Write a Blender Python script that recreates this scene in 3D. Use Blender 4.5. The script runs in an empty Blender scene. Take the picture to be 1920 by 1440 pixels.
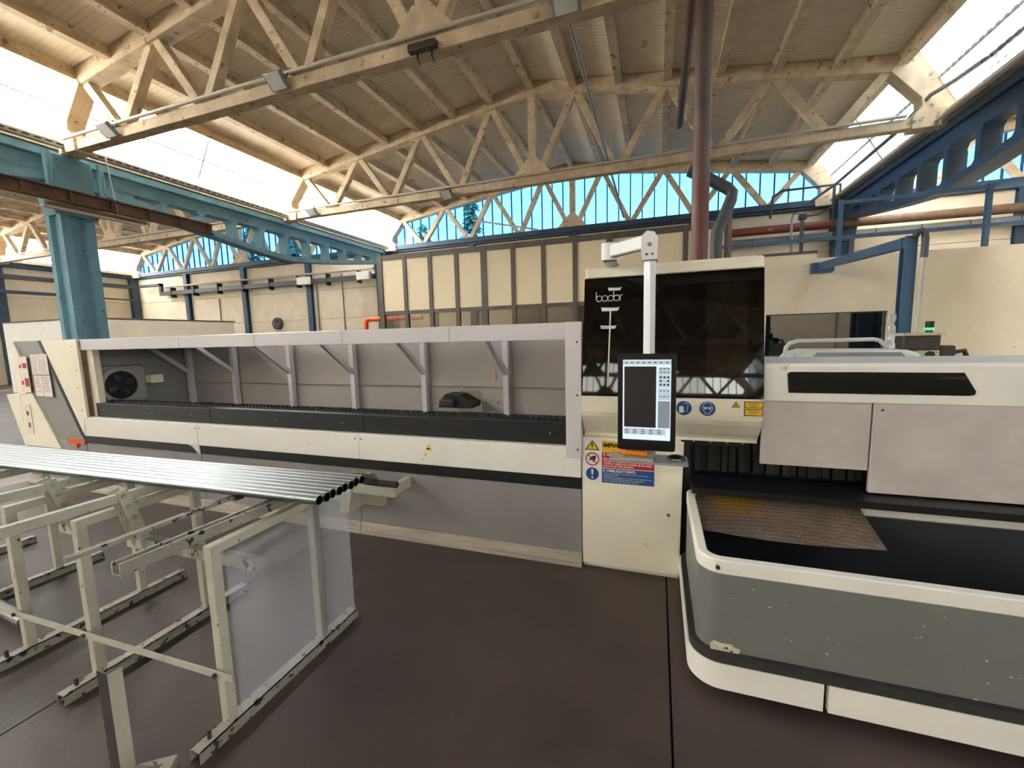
import bpy, math, random
from mathutils import Vector
random.seed(7)
sc = bpy.context.scene
C = sc.collection

# ------------------------------------------------------------------ camera
FPX = 789.5
YAW, PITCH, ROLL = 0.33297, -0.11281, -0.02556
CAM = Vector((0, 0, 1.65))
f_ = Vector((-math.sin(YAW) * math.cos(PITCH), math.cos(YAW) * math.cos(PITCH), math.sin(PITCH)))
r0 = Vector((math.cos(YAW), math.sin(YAW), 0)); u0 = r0.cross(f_)
r_ = math.cos(ROLL) * r0 + math.sin(ROLL) * u0
u_ = -math.sin(ROLL) * r0 + math.cos(ROLL) * u0
cd = bpy.data.cameras.new('camera'); cam = bpy.data.objects.new('camera', cd); C.objects.link(cam)
from mathutils import Matrix
m3 = Matrix((r_, u_, -f_)).transposed()
cam.matrix_world = Matrix.Translation(CAM) @ m3.to_4x4()
cd.sensor_width = 36.0; cd.lens = FPX / 1920 * 36.0; cd.clip_start = 0.02; cd.clip_end = 500
sc.camera = cam

# ------------------------------------------------------------------ world, exposure
sc.view_settings.view_transform = 'Standard'; sc.view_settings.look = 'None'
sc.view_settings.gamma = 1.0; sc.view_settings.use_curve_mapping = False
sc.view_settings.exposure = 1.52
SKY = 1.5
cy = sc.cycles; cy.max_bounces = 5; cy.diffuse_bounces = 4; cy.glossy_bounces = 3; cy.transmission_bounces = 3; cy.transparent_max_bounces = 10
w = bpy.data.worlds.new('sky'); sc.world = w; w.use_nodes = True
nt = w.node_tree; nt.nodes.clear()
st = nt.nodes.new('ShaderNodeTexSky'); st.sky_type = 'NISHITA'; st.sun_disc = False
st.sun_elevation = math.radians(52); st.sun_rotation = math.radians(200); st.air_density = 1.0; st.dust_density = 1.5
bg = nt.nodes.new('ShaderNodeBackground'); bg.inputs['Strength'].default_value = SKY
wo = nt.nodes.new('ShaderNodeOutputWorld')
hs = nt.nodes.new('ShaderNodeHueSaturation'); hs.inputs['Saturation'].default_value = 0.4
nt.links.new(st.outputs[0], hs.inputs['Color']); nt.links.new(hs.outputs[0], bg.inputs[0]); nt.links.new(bg.outputs[0], wo.inputs[0])

sd = bpy.data.lights.new('sun', 'SUN'); sd.energy = 25.0; sd.color = (1.0, 0.96, 0.89); sd.angle = math.radians(1.0)
sun = bpy.data.objects.new('sun', sd); C.objects.link(sun); sun.rotation_euler = Vector((-0.42, 0.1, 0.9)).to_track_quat('Z', 'Y').to_euler()

# naves: centre lines, truss stations
XM, XL, XR = -3.06, -19.96, 13.84
TY = [5.6 + 5.35 * k for k in range(-5, 3)]      # -21.15 ... 16.3
YB, YF = TY[-1], TY[0]

# ------------------------------------------------------------------ materials
def lin(c):
    return tuple((v / 255 / 12.92 if v / 255 <= 0.04045 else ((v / 255 + 0.055) / 1.055) ** 2.4) for v in c)
MATS = {}
def mk(name, rgb, rough=0.6, metal=0.0, var=0.12, scale=3.0, bump=0.0, bscale=40.0, spot=None, coat=0.0, stretch=(1, 1, 1), spec=0.5):
    """painted/mineral surface: base colour with soft noise variation, optional wear spots (rgb, threshold, scale), fine bump"""
    m = bpy.data.materials.new(name); m.use_nodes = True
    n = m.node_tree.nodes; l = m.node_tree.links; b = n['Principled BSDF']
    b.inputs['Roughness'].default_value = rough; b.inputs['Metallic'].default_value = metal
    b.inputs['Coat Weight'].default_value = coat; b.inputs['Specular IOR Level'].default_value = spec
    base = lin(rgb)
    tc = n.new('ShaderNodeNewGeometry'); mp = n.new('ShaderNodeMapping'); mp.inputs['Scale'].default_value = stretch
    l.new(tc.outputs['Position'], mp.inputs['Vector'])
    ns = n.new('ShaderNodeTexNoise'); ns.inputs['Scale'].default_value = scale; ns.inputs['Detail'].default_value = 2.5; ns.inputs['Roughness'].default_value = 0.6
    l.new(mp.outputs[0], ns.inputs['Vector'])
    rp = n.new('ShaderNodeValToRGB')
    rp.color_ramp.elements[0].position = 0.3; rp.color_ramp.elements[1].position = 0.7
    rp.color_ramp.elements[0].color = tuple(v * (1 - var) for v in base) + (1,)
    rp.color_ramp.elements[1].color = tuple(min(1, v * (1 + var)) for v in base) + (1,)
    l.new(ns.outputs['Fac'], rp.inputs['Fac'])
    out = rp.outputs['Color']
    if spot:
        srgb, thr, ssc = spot
        n2 = n.new('ShaderNodeTexNoise'); n2.inputs['Scale'].default_value = ssc; n2.inputs['Detail'].default_value = 2.5
        l.new(mp.outputs[0], n2.inputs['Vector'])
        r2 = n.new('ShaderNodeValToRGB'); r2.color_ramp.elements[0].position = thr; r2.color_ramp.elements[1].position = min(1, thr + 0.05)
        l.new(n2.outputs['Fac'], r2.inputs['Fac'])
        mx = n.new('ShaderNodeMix'); mx.data_type = 'RGBA'
        l.new(r2.outputs['Color'], mx.inputs['Factor']); l.new(out, mx.inputs[6]); mx.inputs[7].default_value = lin(srgb) + (1,)
        out = mx.outputs[2]
    l.new(out, b.inputs['Base Color'])
    if bump:
        n3 = n.new('ShaderNodeTexNoise'); n3.inputs['Scale'].default_value = bscale; n3.inputs['Detail'].default_value = 1
        l.new(tc.outputs['Position'], n3.inputs['Vector'])
        bp = n.new('ShaderNodeBump'); bp.inputs['Strength'].default_value = bump; bp.inputs['Distance'].default_value = 0.01
        l.new(n3.outputs['Fac'], bp.inputs['Height']); l.new(bp.outputs[0], b.inputs['Normal'])
    MATS[name] = m
    return m
def emit(name, rgb, s):
    m = bpy.data.materials.new(name); m.use_nodes = True
    b = m.node_tree.nodes['Principled BSDF']; c = lin(rgb) + (1,)
    b.inputs['Base Color'].default_value = (0.02, 0.02, 0.02, 1); b.inputs['Roughness'].default_value = 0.12
    b.inputs['Emission Color'].default_value = c; b.inputs['Emission Strength'].default_value = s
    MATS[name] = m
    return m
def glass(name, tint, gloss=0.08, rough=0.05, haze=0.0, hazecol=(0.8, 0.8, 0.8), noise=0.0, nscale=1.5):
    """thin sheet: tinted see-through + a little gloss, with optional milky share (haze)"""
    m = bpy.data.materials.new(name); m.use_nodes = True
    n = m.node_tree.nodes; l = m.node_tree.links; n.clear()
    o = n.new('ShaderNodeOutputMaterial'); t = n.new('ShaderNodeBsdfTransparent'); t.inputs[0].default_value = tint + (1,)
    g = n.new('ShaderNodeBsdfGlossy'); g.inputs['Roughness'].default_value = rough
    mx = n.new('ShaderNodeMixShader'); mx.inputs[0].default_value = gloss
    l.new(t.outputs[0], mx.inputs[1]); l.new(g.outputs[0], mx.inputs[2]); res = mx
    if haze:
        tr = n.new('ShaderNodeBsdfTranslucent'); tr.inputs[0].default_value = hazecol + (1,)
        df = n.new('ShaderNodeBsdfDiffuse'); df.inputs[0].default_value = hazecol + (1,)
        m1 = n.new('ShaderNodeMixShader'); m1.inputs[0].default_value = 0.2; l.new(tr.outputs[0], m1.inputs[1]); l.new(df.outputs[0], m1.inputs[2])
        m2 = n.new('ShaderNodeMixShader'); m2.inputs[0].default_value = haze
        l.new(res.outputs[0], m2.inputs[1]); l.new(m1.outputs[0], m2.inputs[2]); res = m2
        if noise:
            ge = n.new('ShaderNodeNewGeometry'); ns = n.new('ShaderNodeTexNoise'); ns.inputs['Scale'].default_value = nscale; ns.inputs['Detail'].default_value = 5
            l.new(ge.outputs['Position'], ns.inputs['Vector'])
            mr = n.new('ShaderNodeMapRange'); mr.inputs[1].default_value = 0.35; mr.inputs[2].default_value = 0.65
            mr.inputs[3].default_value = max(0, haze - noise); mr.inputs[4].default_value = min(1, haze + noise)
            l.new(ns.outputs['Fac'], mr.inputs[0]); l.new(mr.outputs[0], m2.inputs[0])
    l.new(res.outputs[0], o.inputs[0]); MATS[name] = m
    return m

mk('floor', (78, 66, 61), 0.5, var=0.24, scale=1.4, bump=0.15, bscale=30, spot=((108, 92, 86), 0.76, 5), spec=0.45)
mk('joint', (24, 20, 19), 0.9)
mk('concrete', (212, 191, 157), 0.85, var=0.2, scale=3.5, bump=0.3, bscale=60, spot=((166, 138, 106), 0.63, 6))
mk('purlin', (202, 182, 150), 0.85, var=0.2, scale=4, bump=0.3, bscale=60, spot=((148, 122, 94), 0.62, 8))
mk('deck', (234, 219, 192), 0.8, var=0.06, scale=2.0, spot=((184, 164, 136), 0.7, 2))
mk('wall', (232, 218, 192), 0.85, var=0.07, scale=2.0, bump=0.15, bscale=50, spot=((176, 148, 118), 0.72, 5))
mk('partition', (228, 216, 188), 0.8, var=0.05, scale=2.0, bump=0.1, spot=((188, 168, 134), 0.72, 4))
mk('teal', (112, 160, 176), 0.7, var=0.12, scale=4, bump=0.2, spot=((56, 92, 102), 0.68, 8))
mk('blue', (56, 78, 98), 0.6, var=0.12, scale=6, bump=0.1, spot=((40, 58, 78), 0.68, 9))
mk('bluemetal', (58, 94, 124), 0.45, var=0.12, scale=8, spot=((70, 76, 84), 0.7, 12))
mk('white', (238, 236, 224), 0.45, var=0.04, scale=3, spot=((184, 174, 152), 0.72, 6), coat=0.1)
mk('lilac', (216, 212, 214), 0.3, var=0.03, scale=2, coat=0.2)
mk('cream', (242, 236, 212), 0.5, var=0.05, scale=3, spot=((190, 178, 144), 0.71, 7), coat=0.1)
mk('panelgrey', (198, 189, 184), 0.6, var=0.1, scale=4)
mk('basegrey', (146, 142, 140), 0.55, var=0.06, scale=3, spot=((112, 106, 100), 0.72, 7))
mk('endgrey', (142, 142, 138), 0.5, var=0.05, scale=3)
mk('innergrey', (170, 164, 158), 0.6, var=0.05, scale=2)
mk('chuckgrey', (96, 96, 96), 0.5, var=0.06)
mk('black', (20, 20, 21), 0.45, var=0.2, spot=((120, 120, 118), 0.8, 24))
mk('blacksatin', (25, 25, 27), 0.4, var=0.1)
mk('rubber', (48, 46, 44), 0.8, var=0.2, scale=12)
mk('blackgloss', (3, 3, 4), 0.03, var=0.0)
mk('blackwindow', (5, 5, 4), 0.02, var=0.0, spec=0.8)
mk('traygrey', (126, 127, 122), 0.42, metal=0.2, var=0.05, scale=4, spot=((222, 222, 214), 0.715, 42))
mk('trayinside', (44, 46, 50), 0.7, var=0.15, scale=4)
mk('meshmetal', (126, 106, 88), 0.5, metal=0.3, var=0.2, scale=7, bump=0.9, bscale=260, spot=((146, 108, 32), 0.6, 2.6))
mk('plinthgrey', (176, 168, 152), 0.7, var=0.18, scale=9, stretch=(0.3, 1, 3))
_m = mk('meshmetal2', (132, 114, 98), 0.5, metal=0.3, var=0.22, scale=6)
_n = _m.node_tree.nodes; _l = _m.node_tree.links; _b = _n['Principled BSDF']
_g = _n.new('ShaderNodeNewGeometry'); _v = _n.new('ShaderNodeTexVoronoi'); _v.inputs['Scale'].default_value = 85.0; _v.inputs['Randomness'].default_value = 0.25
_r = _n.new('ShaderNodeValToRGB'); _r.color_ramp.elements[0].position = 0.2; _r.color_ramp.elements[1].position = 0.5; _r.color_ramp.elements[0].color = (0.12, 0.11, 0.1, 1); _r.color_ramp.elements[1].color = (1, 1, 1, 1)
_x = _n.new('ShaderNodeMix'); _x.data_type = 'RGBA'; _x.blend_type = 'MULTIPLY'; _x.inputs['Factor'].default_value = 0.85
_d = _n.new('ShaderNodeVectorMath'); _d.operation = 'DISTANCE'; _d.inputs[1].default_value = (0.46, 2.83, 0.63); _l.new(_g.outputs['Position'], _d.inputs[0])
_no = _n.new('ShaderNodeTexNoise'); _no.inputs['Scale'].default_value = 14.0; _l.new(_g.outputs['Position'], _no.inputs['Vector'])
_ad = _n.new('ShaderNodeMath'); _ad.operation = 'MULTIPLY_ADD'; _ad.inputs[1].default_value = 0.22; _l.new(_no.outputs['Fac'], _ad.inputs[0]); _l.new(_d.outputs['Value'], _ad.inputs[2])
_st = _n.new('ShaderNodeMapRange'); _st.inputs[1].default_value = 0.18; _st.inputs[2].default_value = 0.32; _st.inputs[3].default_value = 0.8; _st.inputs[4].default_value = 0.0; _l.new(_ad.outputs[0], _st.inputs[0])
_y = _n.new('ShaderNodeMix'); _y.data_type = 'RGBA'; _l.new(_st.outputs[0], _y.inputs['Factor']); _l.new(_b.inputs['Base Color'].links[0].from_socket, _y.inputs[6]); _y.inputs[7].default_value = lin((170, 128, 30)) + (1,)
_src = _y.outputs[2]
_l.new(_g.outputs['Position'], _v.inputs['Vector']); _l.new(_v.outputs['Distance'], _r.inputs['Fac']); _l.new(_src, _x.inputs[6]); _l.new(_r.outputs['Color'], _x.inputs[7]); _l.new(_x.outputs[2], _b.inputs['Base Color'])
mk('chip', (206, 198, 176), 0.8, var=0.15, scale=30, spot=((52, 46, 40), 0.64, 40))
mk('steel', (132, 138, 138), 0.33, metal=1.0, var=0.06, scale=4, stretch=(0.3, 6, 6))
mk('rackpaint', (190, 188, 168), 0.55, var=0.08, scale=8, spot=((74, 64, 54), 0.69, 44))
mk('rackworn', (170, 166, 152), 0.5, metal=0.3, var=0.15, scale=12, spot=((60, 54, 48), 0.6, 26))
mk('darksteel', (74, 68, 66), 0.45, metal=0.5, var=0.15, scale=9)
mk('pipebrown', (86, 72, 63), 0.5, var=0.15, scale=2.5, spot=((98, 52, 44), 0.55, 0.9))
mk('pipered', (126, 58, 46), 0.6, var=0.12, scale=4, spot=((150, 116, 84), 0.62, 3))
mk('pipedark', (76, 80, 82), 0.5, metal=0.4, var=0.12, scale=5)
mk('rust', (112, 90, 72), 0.7, var=0.2, scale=5)
mk('galv', (150, 152, 150), 0.45, metal=0.6, var=0.12, scale=9)
mk('framebrown', (86, 80, 70), 0.5, var=0.06)
mk('offcream', (230, 214, 180), 0.6, var=0.02)
mk('conduit', (196, 188, 170), 0.5, var=0.08, scale=9)
mk('orange', (238, 92, 30), 0.5, var=0.06)
mk('orangeplastic', (244, 138, 26), 0.4, var=0.03)
mk('tapewhite', (214, 214, 208), 0.5, var=0.08, scale=20)
mk('paper', (232, 224, 212), 0.8, var=0.05, scale=12)
mk('printred', (176, 70, 66), 0.8, var=0.2, scale=40)
mk('printpale', (196, 168, 156), 0.8, var=0.1, scale=40)
mk('signwhite', (232, 232, 228), 0.45, var=0.02)
mk('signred', (190, 30, 48), 0.45, var=0.02)
mk('signblue', (26, 74, 134), 0.45, var=0.02)
mk('signyellow', (238, 188, 30), 0.45, var=0.02)
mk('ink', (18, 16, 16), 0.5)
mk('keyboard', (186, 176, 160), 0.6, var=0.08, scale=30, spot=((120, 108, 94), 0.62, 60))
mk('shelfgrey', (150, 152, 154), 0.5, var=0.04)
mk('plasticblack', (14, 14, 15), 0.3, var=0.05)
mk('postwhite', (226, 228, 226), 0.35, var=0.02, coat=0.2)
mk('bark', (70, 56, 44), 0.9)
mk('needles', (92, 118, 78), 0.9, var=0.3, scale=3)
mk('hill', (92, 118, 92), 0.9, var=0.2, scale=0.2)
mk('outground', (120, 118, 108), 0.9, var=0.1, scale=0.5)
mk('stonewall', (150, 132, 108), 0.9, var=0.35, scale=9)
emit('screenlight', (214, 230, 240), 0.42); emit('screenpanel', (190, 204, 214), 0.34); emit('screenreflect', (170, 180, 186), 0.2)
emit('canvasdark', (40, 36, 34), 0.2); emit('lampgreen', (40, 230, 90), 1.6)
mk('lampoff', (20, 26, 22), 0.3); mk('lens', (214, 214, 206), 0.2, coat=0.4)
glass('gableglass', (0.185, 0.33, 0.5), 0.03)
glass('skyglass', (0.86, 0.88, 0.88), 0.02, haze=0.95, hazecol=(0.92, 0.92, 0.9))
skr = glass('skyglassright', (0.42, 0.47, 0.5), 0.02, haze=0.4, hazecol=(0.26, 0.25, 0.22), noise=0.25, nscale=1.1)
# ribs of the corrugated sheet on the right: see-through tint alternates darker and paler in bands
_n = skr.node_tree.nodes; _l = skr.node_tree.links
_tr = [q for q in _n if q.type == 'BSDF_TRANSPARENT'][0]; _g = [q for q in _n if q.type == 'NEW_GEOMETRY'][0]
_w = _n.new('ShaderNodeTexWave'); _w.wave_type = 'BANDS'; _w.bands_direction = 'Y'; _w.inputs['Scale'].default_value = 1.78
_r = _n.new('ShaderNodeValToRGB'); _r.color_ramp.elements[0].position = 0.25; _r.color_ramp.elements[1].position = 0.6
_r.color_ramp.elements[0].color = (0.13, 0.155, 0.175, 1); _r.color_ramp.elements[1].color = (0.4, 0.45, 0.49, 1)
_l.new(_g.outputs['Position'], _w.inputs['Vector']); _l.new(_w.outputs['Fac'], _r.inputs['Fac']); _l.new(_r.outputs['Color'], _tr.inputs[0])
glass('officeglass', (0.62, 0.6, 0.54), 0.1)
glass('darkglass', (0.05, 0.055, 0.06), 0.16, rough=0.02)
glass('hazefilm', (0.9, 0.91, 0.93), 0.03, rough=0.35, haze=0.2, hazecol=(0.62, 0.63, 0.66))
glass('clearplastic', (0.85, 0.88, 0.88), 0.2, haze=0.25, hazecol=(0.85, 0.88, 0.88))
M = MATS

# ------------------------------------------------------------------ mesh helpers
WL = {}
class MB:
    def __init__(s): s.v = []; s.f = []; s.sm = False
    def add(s, vs, fs):
        o = len(s.v); s.v += [Vector(v) for v in vs]; s.f += [tuple(i + o for i in f) for f in fs]; return s
    def box(s, x0, x1, y0, y1, z0, z1):
        return s.add([(x0, y0, z0), (x1, y0, z0), (x1, y1, z0), (x0, y1, z0), (x0, y0, z1), (x1, y0, z1), (x1, y1, z1), (x0, y1, z1)],
                     [(0, 3, 2, 1), (4, 5, 6, 7), (0, 1, 5, 4), (1, 2, 6, 5), (2, 3, 7, 6), (3, 0, 4, 7)])
    def prism(s, poly, ax, a, b):
        """poly: 2D outline; ax: extrusion axis ('x': (y,z), 'y': (x,z), 'z': (x,y))"""
        def P(p, t): return (t, p[0], p[1]) if ax == 'x' else (p[0], t, p[1]) if ax == 'y' else (p[0], p[1], t)
        n = len(poly); vs = [P(p, a) for p in poly] + [P(p, b) for p in poly]
        fs = [tuple(range(n - 1, -1, -1)), tuple(range(n, 2 * n))] + [(i, (i + 1) % n, n + (i + 1) % n, n + i) for i in range(n)]
        return s.add(vs, fs)
    def bar(s, p0, p1, w, h, up=(0, 0, 1)):
        p0 = Vector(p0); p1 = Vector(p1); d = (p1 - p0).normalized(); up = Vector(up)
        sx = d.cross(up)
        if sx.length < 1e-4: sx = d.cross(Vector((1, 0, 0)))
        sx.normalize(); sz = sx.cross(d).normalized()
        vs = []
        for p in (p0, p1):
            for a, b in ((-1, -1), (1, -1), (1, 1), (-1, 1)): vs.append(p + sx * (a * w / 2) + sz * (b * h / 2))
        return s.add(vs, [(3, 2, 1, 0), (4, 5, 6, 7), (0, 1, 5, 4), (1, 2, 6, 5), (2, 3, 7, 6), (3, 0, 4, 7)])
    def tube(s, pts, r, n=12, cap=True, ri=None):
        pts = [Vector(p) for p in pts]; vs = []; fs = []; prev = None
        for i, p in enumerate(pts):
            a = (p - pts[i - 1]).normalized() if i else None
            b = (pts[i + 1] - p).normalized() if i < len(pts) - 1 else None
            t = (a + b).normalized() if a and b else (a or b)
            if prev is None:
                k = Vector((0, 0, 1)) if abs(t.z) < 0.9 else Vector((1, 0, 0)); x = t.cross(k).normalized()
            else:
                x = (prev - t * prev.dot(t)).normalized()
            prev = x; y = t.cross(x); q = 1.0
            if a and b: q = 1 / max(0.5, math.cos(a.angle(b) / 2))
            for j in range(n):
                an = 2 * math.pi * j / n; vs.append(p + (x * math.cos(an) + y * math.sin(an)) * r * (q if False else 1))
        for i in range(len(pts) - 1):
            for j in range(n):
                fs.append((i * n + j, i * n + (j + 1) % n, (i + 1) * n + (j + 1) % n, (i + 1) * n + j))
        if cap: fs += [tuple(range(n - 1, -1, -1)), tuple(range((len(pts) - 1) * n, len(pts) * n))]
        s.sm = True
        return s.add(vs, fs)
    def ring(s, outer, inner, z0, z1):
        n = len(outer)
        vs = [(p[0], p[1], z) for z in (z0, z1) for q in (outer, inner) for p in q]
        fs = []
        for i in range(n):
            j = (i + 1) % n
            fs += [(i, j, 2 * n + j, 2 * n + i), (n + j, n + i, 3 * n + i, 3 * n + j), (2 * n + i, 2 * n + j, 3 * n + j, 3 * n + i), (j, i, n + i, n + j)]
        return s.add(vs, fs)
    def mesh(s, name, mat, origin):
        me = bpy.data.meshes.new(name); me.from_pydata([tuple(v - origin) for v in s.v], [], s.f); me.update()
        if mat: me.materials.append(M[mat])
        if s.sm:
            me.polygons.foreach_set('use_smooth', [len(p.vertices) == 4 for p in me.polygons])
            try: me.set_sharp_from_angle(angle=math.radians(40))
            except Exception: pass
        return me
    def build(s, name, mat, parent=None, bevel=0.0):
        xs = [v.x for v in s.v]; ys = [v.y for v in s.v]; zs = [v.z for v in s.v]
        o = Vector(((min(xs) + max(xs)) / 2, (min(ys) + max(ys)) / 2, min(zs)))
        ob = bpy.data.objects.new(name, s.mesh(name, mat, o)); C.objects.link(ob)
        place(ob, o, parent)
        if bevel:
            b = ob.modifiers.new('bevel', 'BEVEL'); b.width = bevel; b.segments = 2; b.limit_method = 'ANGLE'; b.angle_limit = math.radians(40)
        return ob
def place(ob, o, parent):
    if parent is not None:
        ob.parent = parent; ob.location = o - WL[parent.name]
    else: ob.location = o
    WL[ob.name] = Vector(o)
def box(*a): return MB().box(*a)
def tag(o, label, cat, group=None):
    o['label'] = label; o['category'] = cat
    if group: o['group'] = group
    return o
def T(name, label, cat, loc, group=None):
    o = bpy.data.objects.new(name, None); C.objects.link(o); o.location = loc; o.empty_display_size = 0.1
    WL[o.name] = Vector(loc)
    return tag(o, label, cat, group)
def S(o, label=None):
    o['kind'] = 'structure'
    if label: o['label'] = label
    return o
def SE(name, loc, label):
    o = bpy.data.objects.new(name, None); C.objects.link(o); o.location = loc; WL[o.name] = Vector(loc); o.empty_display_size = 0.1
    return S(o, label)
def share(src, loc, parent, name=None):
    c = bpy.data.objects.new(name or src.name.split('.')[0], src.data); C.objects.link(c); place(c, Vector(loc), parent)
    for md in src.modifiers:
        b = c.modifiers.new(md.name, md.type)
        if md.type == 'BEVEL': b.width = md.width; b.segments = md.segments; b.limit_method = md.limit_method; b.angle_limit = md.angle_limit
    return c
def circ(cx, cy, r, n=24, a0=0, a1=2 * math.pi):
    full = abs(a1 - a0 - 2 * math.pi) < 1e-6; k = n if full else n + 1
    return [(cx + r * math.cos(a0 + (a1 - a0) * i / n), cy + r * math.sin(a0 + (a1 - a0) * i / n)) for i in range(k)]
def rrect(x0, y0, x1, y1, r, n=6):
    p = []
    for cx, cy, a in ((x1 - r, y0 + r, -math.pi / 2), (x1 - r, y1 - r, 0), (x0 + r, y1 - r, math.pi / 2), (x0 + r, y0 + r, math.pi)):
        p += circ(cx, cy, r, n, a, a + math.pi / 2)
    return p
def text(name, s, mat, x, z, y, size, parent, align='LEFT', width=None, bold=0.0, shear=0.0):
    """flat lettering on a plane facing -Y"""
    cu = bpy.data.curves.new(name, 'FONT'); cu.body = s; cu.size = size; cu.align_x = align; cu.offset = bold; cu.shear = shear; cu.resolution_u = 3
    t = bpy.data.objects.new(name + '_tmp', cu); C.objects.link(t)
    bpy.context.view_layer.update()
    me = bpy.data.meshes.new_from_object(t.evaluated_get(bpy.context.evaluated_depsgraph_get()))
    bpy.data.objects.remove(t)
    xs = [v.co.x for v in me.vertices] or [0]
    k = width / (max(xs) - min(xs)) if width else 1.0
    for v in me.vertices: v.co = Vector((v.co.x * k, 0, v.co.y))
    me.materials.clear(); me.materials.append(M[mat]); me.name = name
    o = bpy.data.objects.new(name, me); C.objects.link(o); place(o, Vector((x, y, z)), parent)
    return o

# ================================================================== THE SETTING
gr = S(box(-90, 90, -60, 120, -0.3, -0.06).build('ground', 'outground'), 'paved ground outside the hall')
fl = S(box(-28.7, 22.4, -21.6, 16.6, -0.055, -0.02).build('floor', 'joint'), 'dark red-brown concrete floor with slab joints')
jx = [0.078 + 2.73 * k for k in range(-11, 9)]
edges = [-28.7] + [x for x in jx if -28.6 < x < 22.3] + [22.4]
for a, b in zip(edges[:-1], edges[1:]):
    for y0, y1 in ((-21.6, -5.3), (-5.3, 5.6), (5.6, 16.6)):
        box(a + 0.005, b - 0.005, y0 + 0.004, y1 - 0.004, -0.02, 0).build('floor_slab', 'floor', fl)

# end wall with blue pilasters and cast panels, per nave; the same on the far (camera) side
PW = 4.18
def end_wall(name, xc, y, s, lab, panels=True):
    """s=+1: face looks towards -Y (back wall); s=-1: face looks to +Y"""
    w_ = SE(name, (xc, y, 0), lab)
    y0, y1 = (y + 0.12, y + 0.3) if s > 0 else (y - 0.3, y - 0.12)
    box(xc - 8.8, xc + 8.6, *( (y1, y1 + 0.05) if s > 0 else (y0 - 0.05, y0)), 0, 5.42).build('wall_core', 'joint', w_)
    src = None
    for i in range(4):
        for k in range(4):
            z0 = k * 1.355; xa = xc - 8.36 + i * PW
            if src is None:
                src = box(xa + 0.01, xa + PW - 0.01, y0, y1, z0 + 0.006, z0 + 1.349).build('wall_panel', 'wall', w_, 0.008)
            else: share(src, (xa + PW / 2, (y0 + y1) / 2, z0 + 0.006), w_)
    for i in range(1, 4):
        x = xc - 8.36 + i * PW
        ya, yb = (y - 0.06, y + 0.14) if s > 0 else (y - 0.14, y + 0.06)
        mb = MB(); mb.box(x - 0.13, x + 0.13, ya, ya + 0.05, 0, 5.42); mb.box(x - 0.05, x + 0.05, ya + 0.05, yb - 0.03, 0, 5.42); mb.box(x - 0.13, x + 0.13, yb - 0.03, yb, 0, 5.42)
        mb.build('pilaster', 'blue', w_)
    return w_
end_wall('wall_back', XM, YB, 1, 'beige panelled end wall with blue pilasters behind the machine')
end_wall('wall_back', XL, YB, 1, 'beige panelled end wall of the left side aisle')
end_wall('wall_back', XR, YB, 1, 'beige panelled end wall of the right side aisle')
end_wall('wall_front', XM, YF, -1, 'beige end wall behind the viewer')
S(box(-28.4, -11.5, YF - 0.4, YF - 0.1, 0, 8.2).build('wall_front', 'wall'), 'beige end wall of the left aisle behind the viewer')
S(box(5.4, 22.3, YF - 0.4, YF - 0.1, 0, 8.2).build('wall_front', 'wall'), 'beige end wall of the right aisle behind the viewer')
# blue ledge beam on the end walls
for i, xc in enumerate((XM, XL, XR)):
    S(box(xc - 8.4, xc + 8.4, YB - 0.02, YB + 0.42, 5.42, 5.6).build('trim_%d' % (i + 1), 'blue', None, 0.01), 'blue ledge beam under the gable glazing')
S(box(XM - 8.4, XM + 8.4, YF - 0.42, YF + 0.02, 5.42, 5.6).build('trim_4', 'blue', None, 0.01), 'blue ledge beam under the front gable glazing')
# side wall on the far left
wl = SE('wall_left', (-28.5, 0, 0), 'beige panelled side wall of the left aisle')
box(-28.75, -28.7, YF, YB + 0.3, 0, 5.42).build('wall_core', 'joint', wl)
src = None
for k in range(7):
    for r in range(4):
        y0 = YF + k * 5.35; z0 = r * 1.355
        if k == 5 and r == 2:
            continue
        if src is None: src = box(-28.7, -28.5, y0 + 0.01, y0 + 5.34, z0 + 0.006, z0 + 1.349).build('wall_panel', 'wall', wl, 0.008)
        else: share(src, (-28.6, y0 + 2.675, z0 + 0.006), wl)
    box(-28.52, -28.3, y0 - 0.16, y0 + 0.16, 0, 5.42).build('pilaster', 'blue', wl)
box(-28.7, -28.5, 5.61, 8.2, 2.716, 4.06).build('wall_panel', 'wall', wl)
box(-28.52, -28.2, YB - 0.25, YB + 0.14, 0, 5.42).build('pilaster', 'blue', wl)
wv = SE('window_1', (-28.6, 9.6, 2.72), 'window in the far left side wall')
for j in range(4): box(-28.62, -28.6, 8.25 + j * 0.67, 8.87 + j * 0.67, 2.75, 4.03).build('pane', 'officeglass', wv)
for j in range(5): box(-28.66, -28.54, 8.2 + j * 0.67, 8.25 + j * 0.67, 2.716, 4.06).build('mullion', 'galv', wv)
S(box(-28.75, -28.3, YF, YB, 5.42, 5.62).build('trim_5', 'blue'), 'blue ledge beam on the left side wall')
wr = S(box(22.3, 22.5, YF, YB + 0.3, 0, 5.5).build('wall_right', 'wall'), 'beige side wall of the right aisle')

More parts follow.
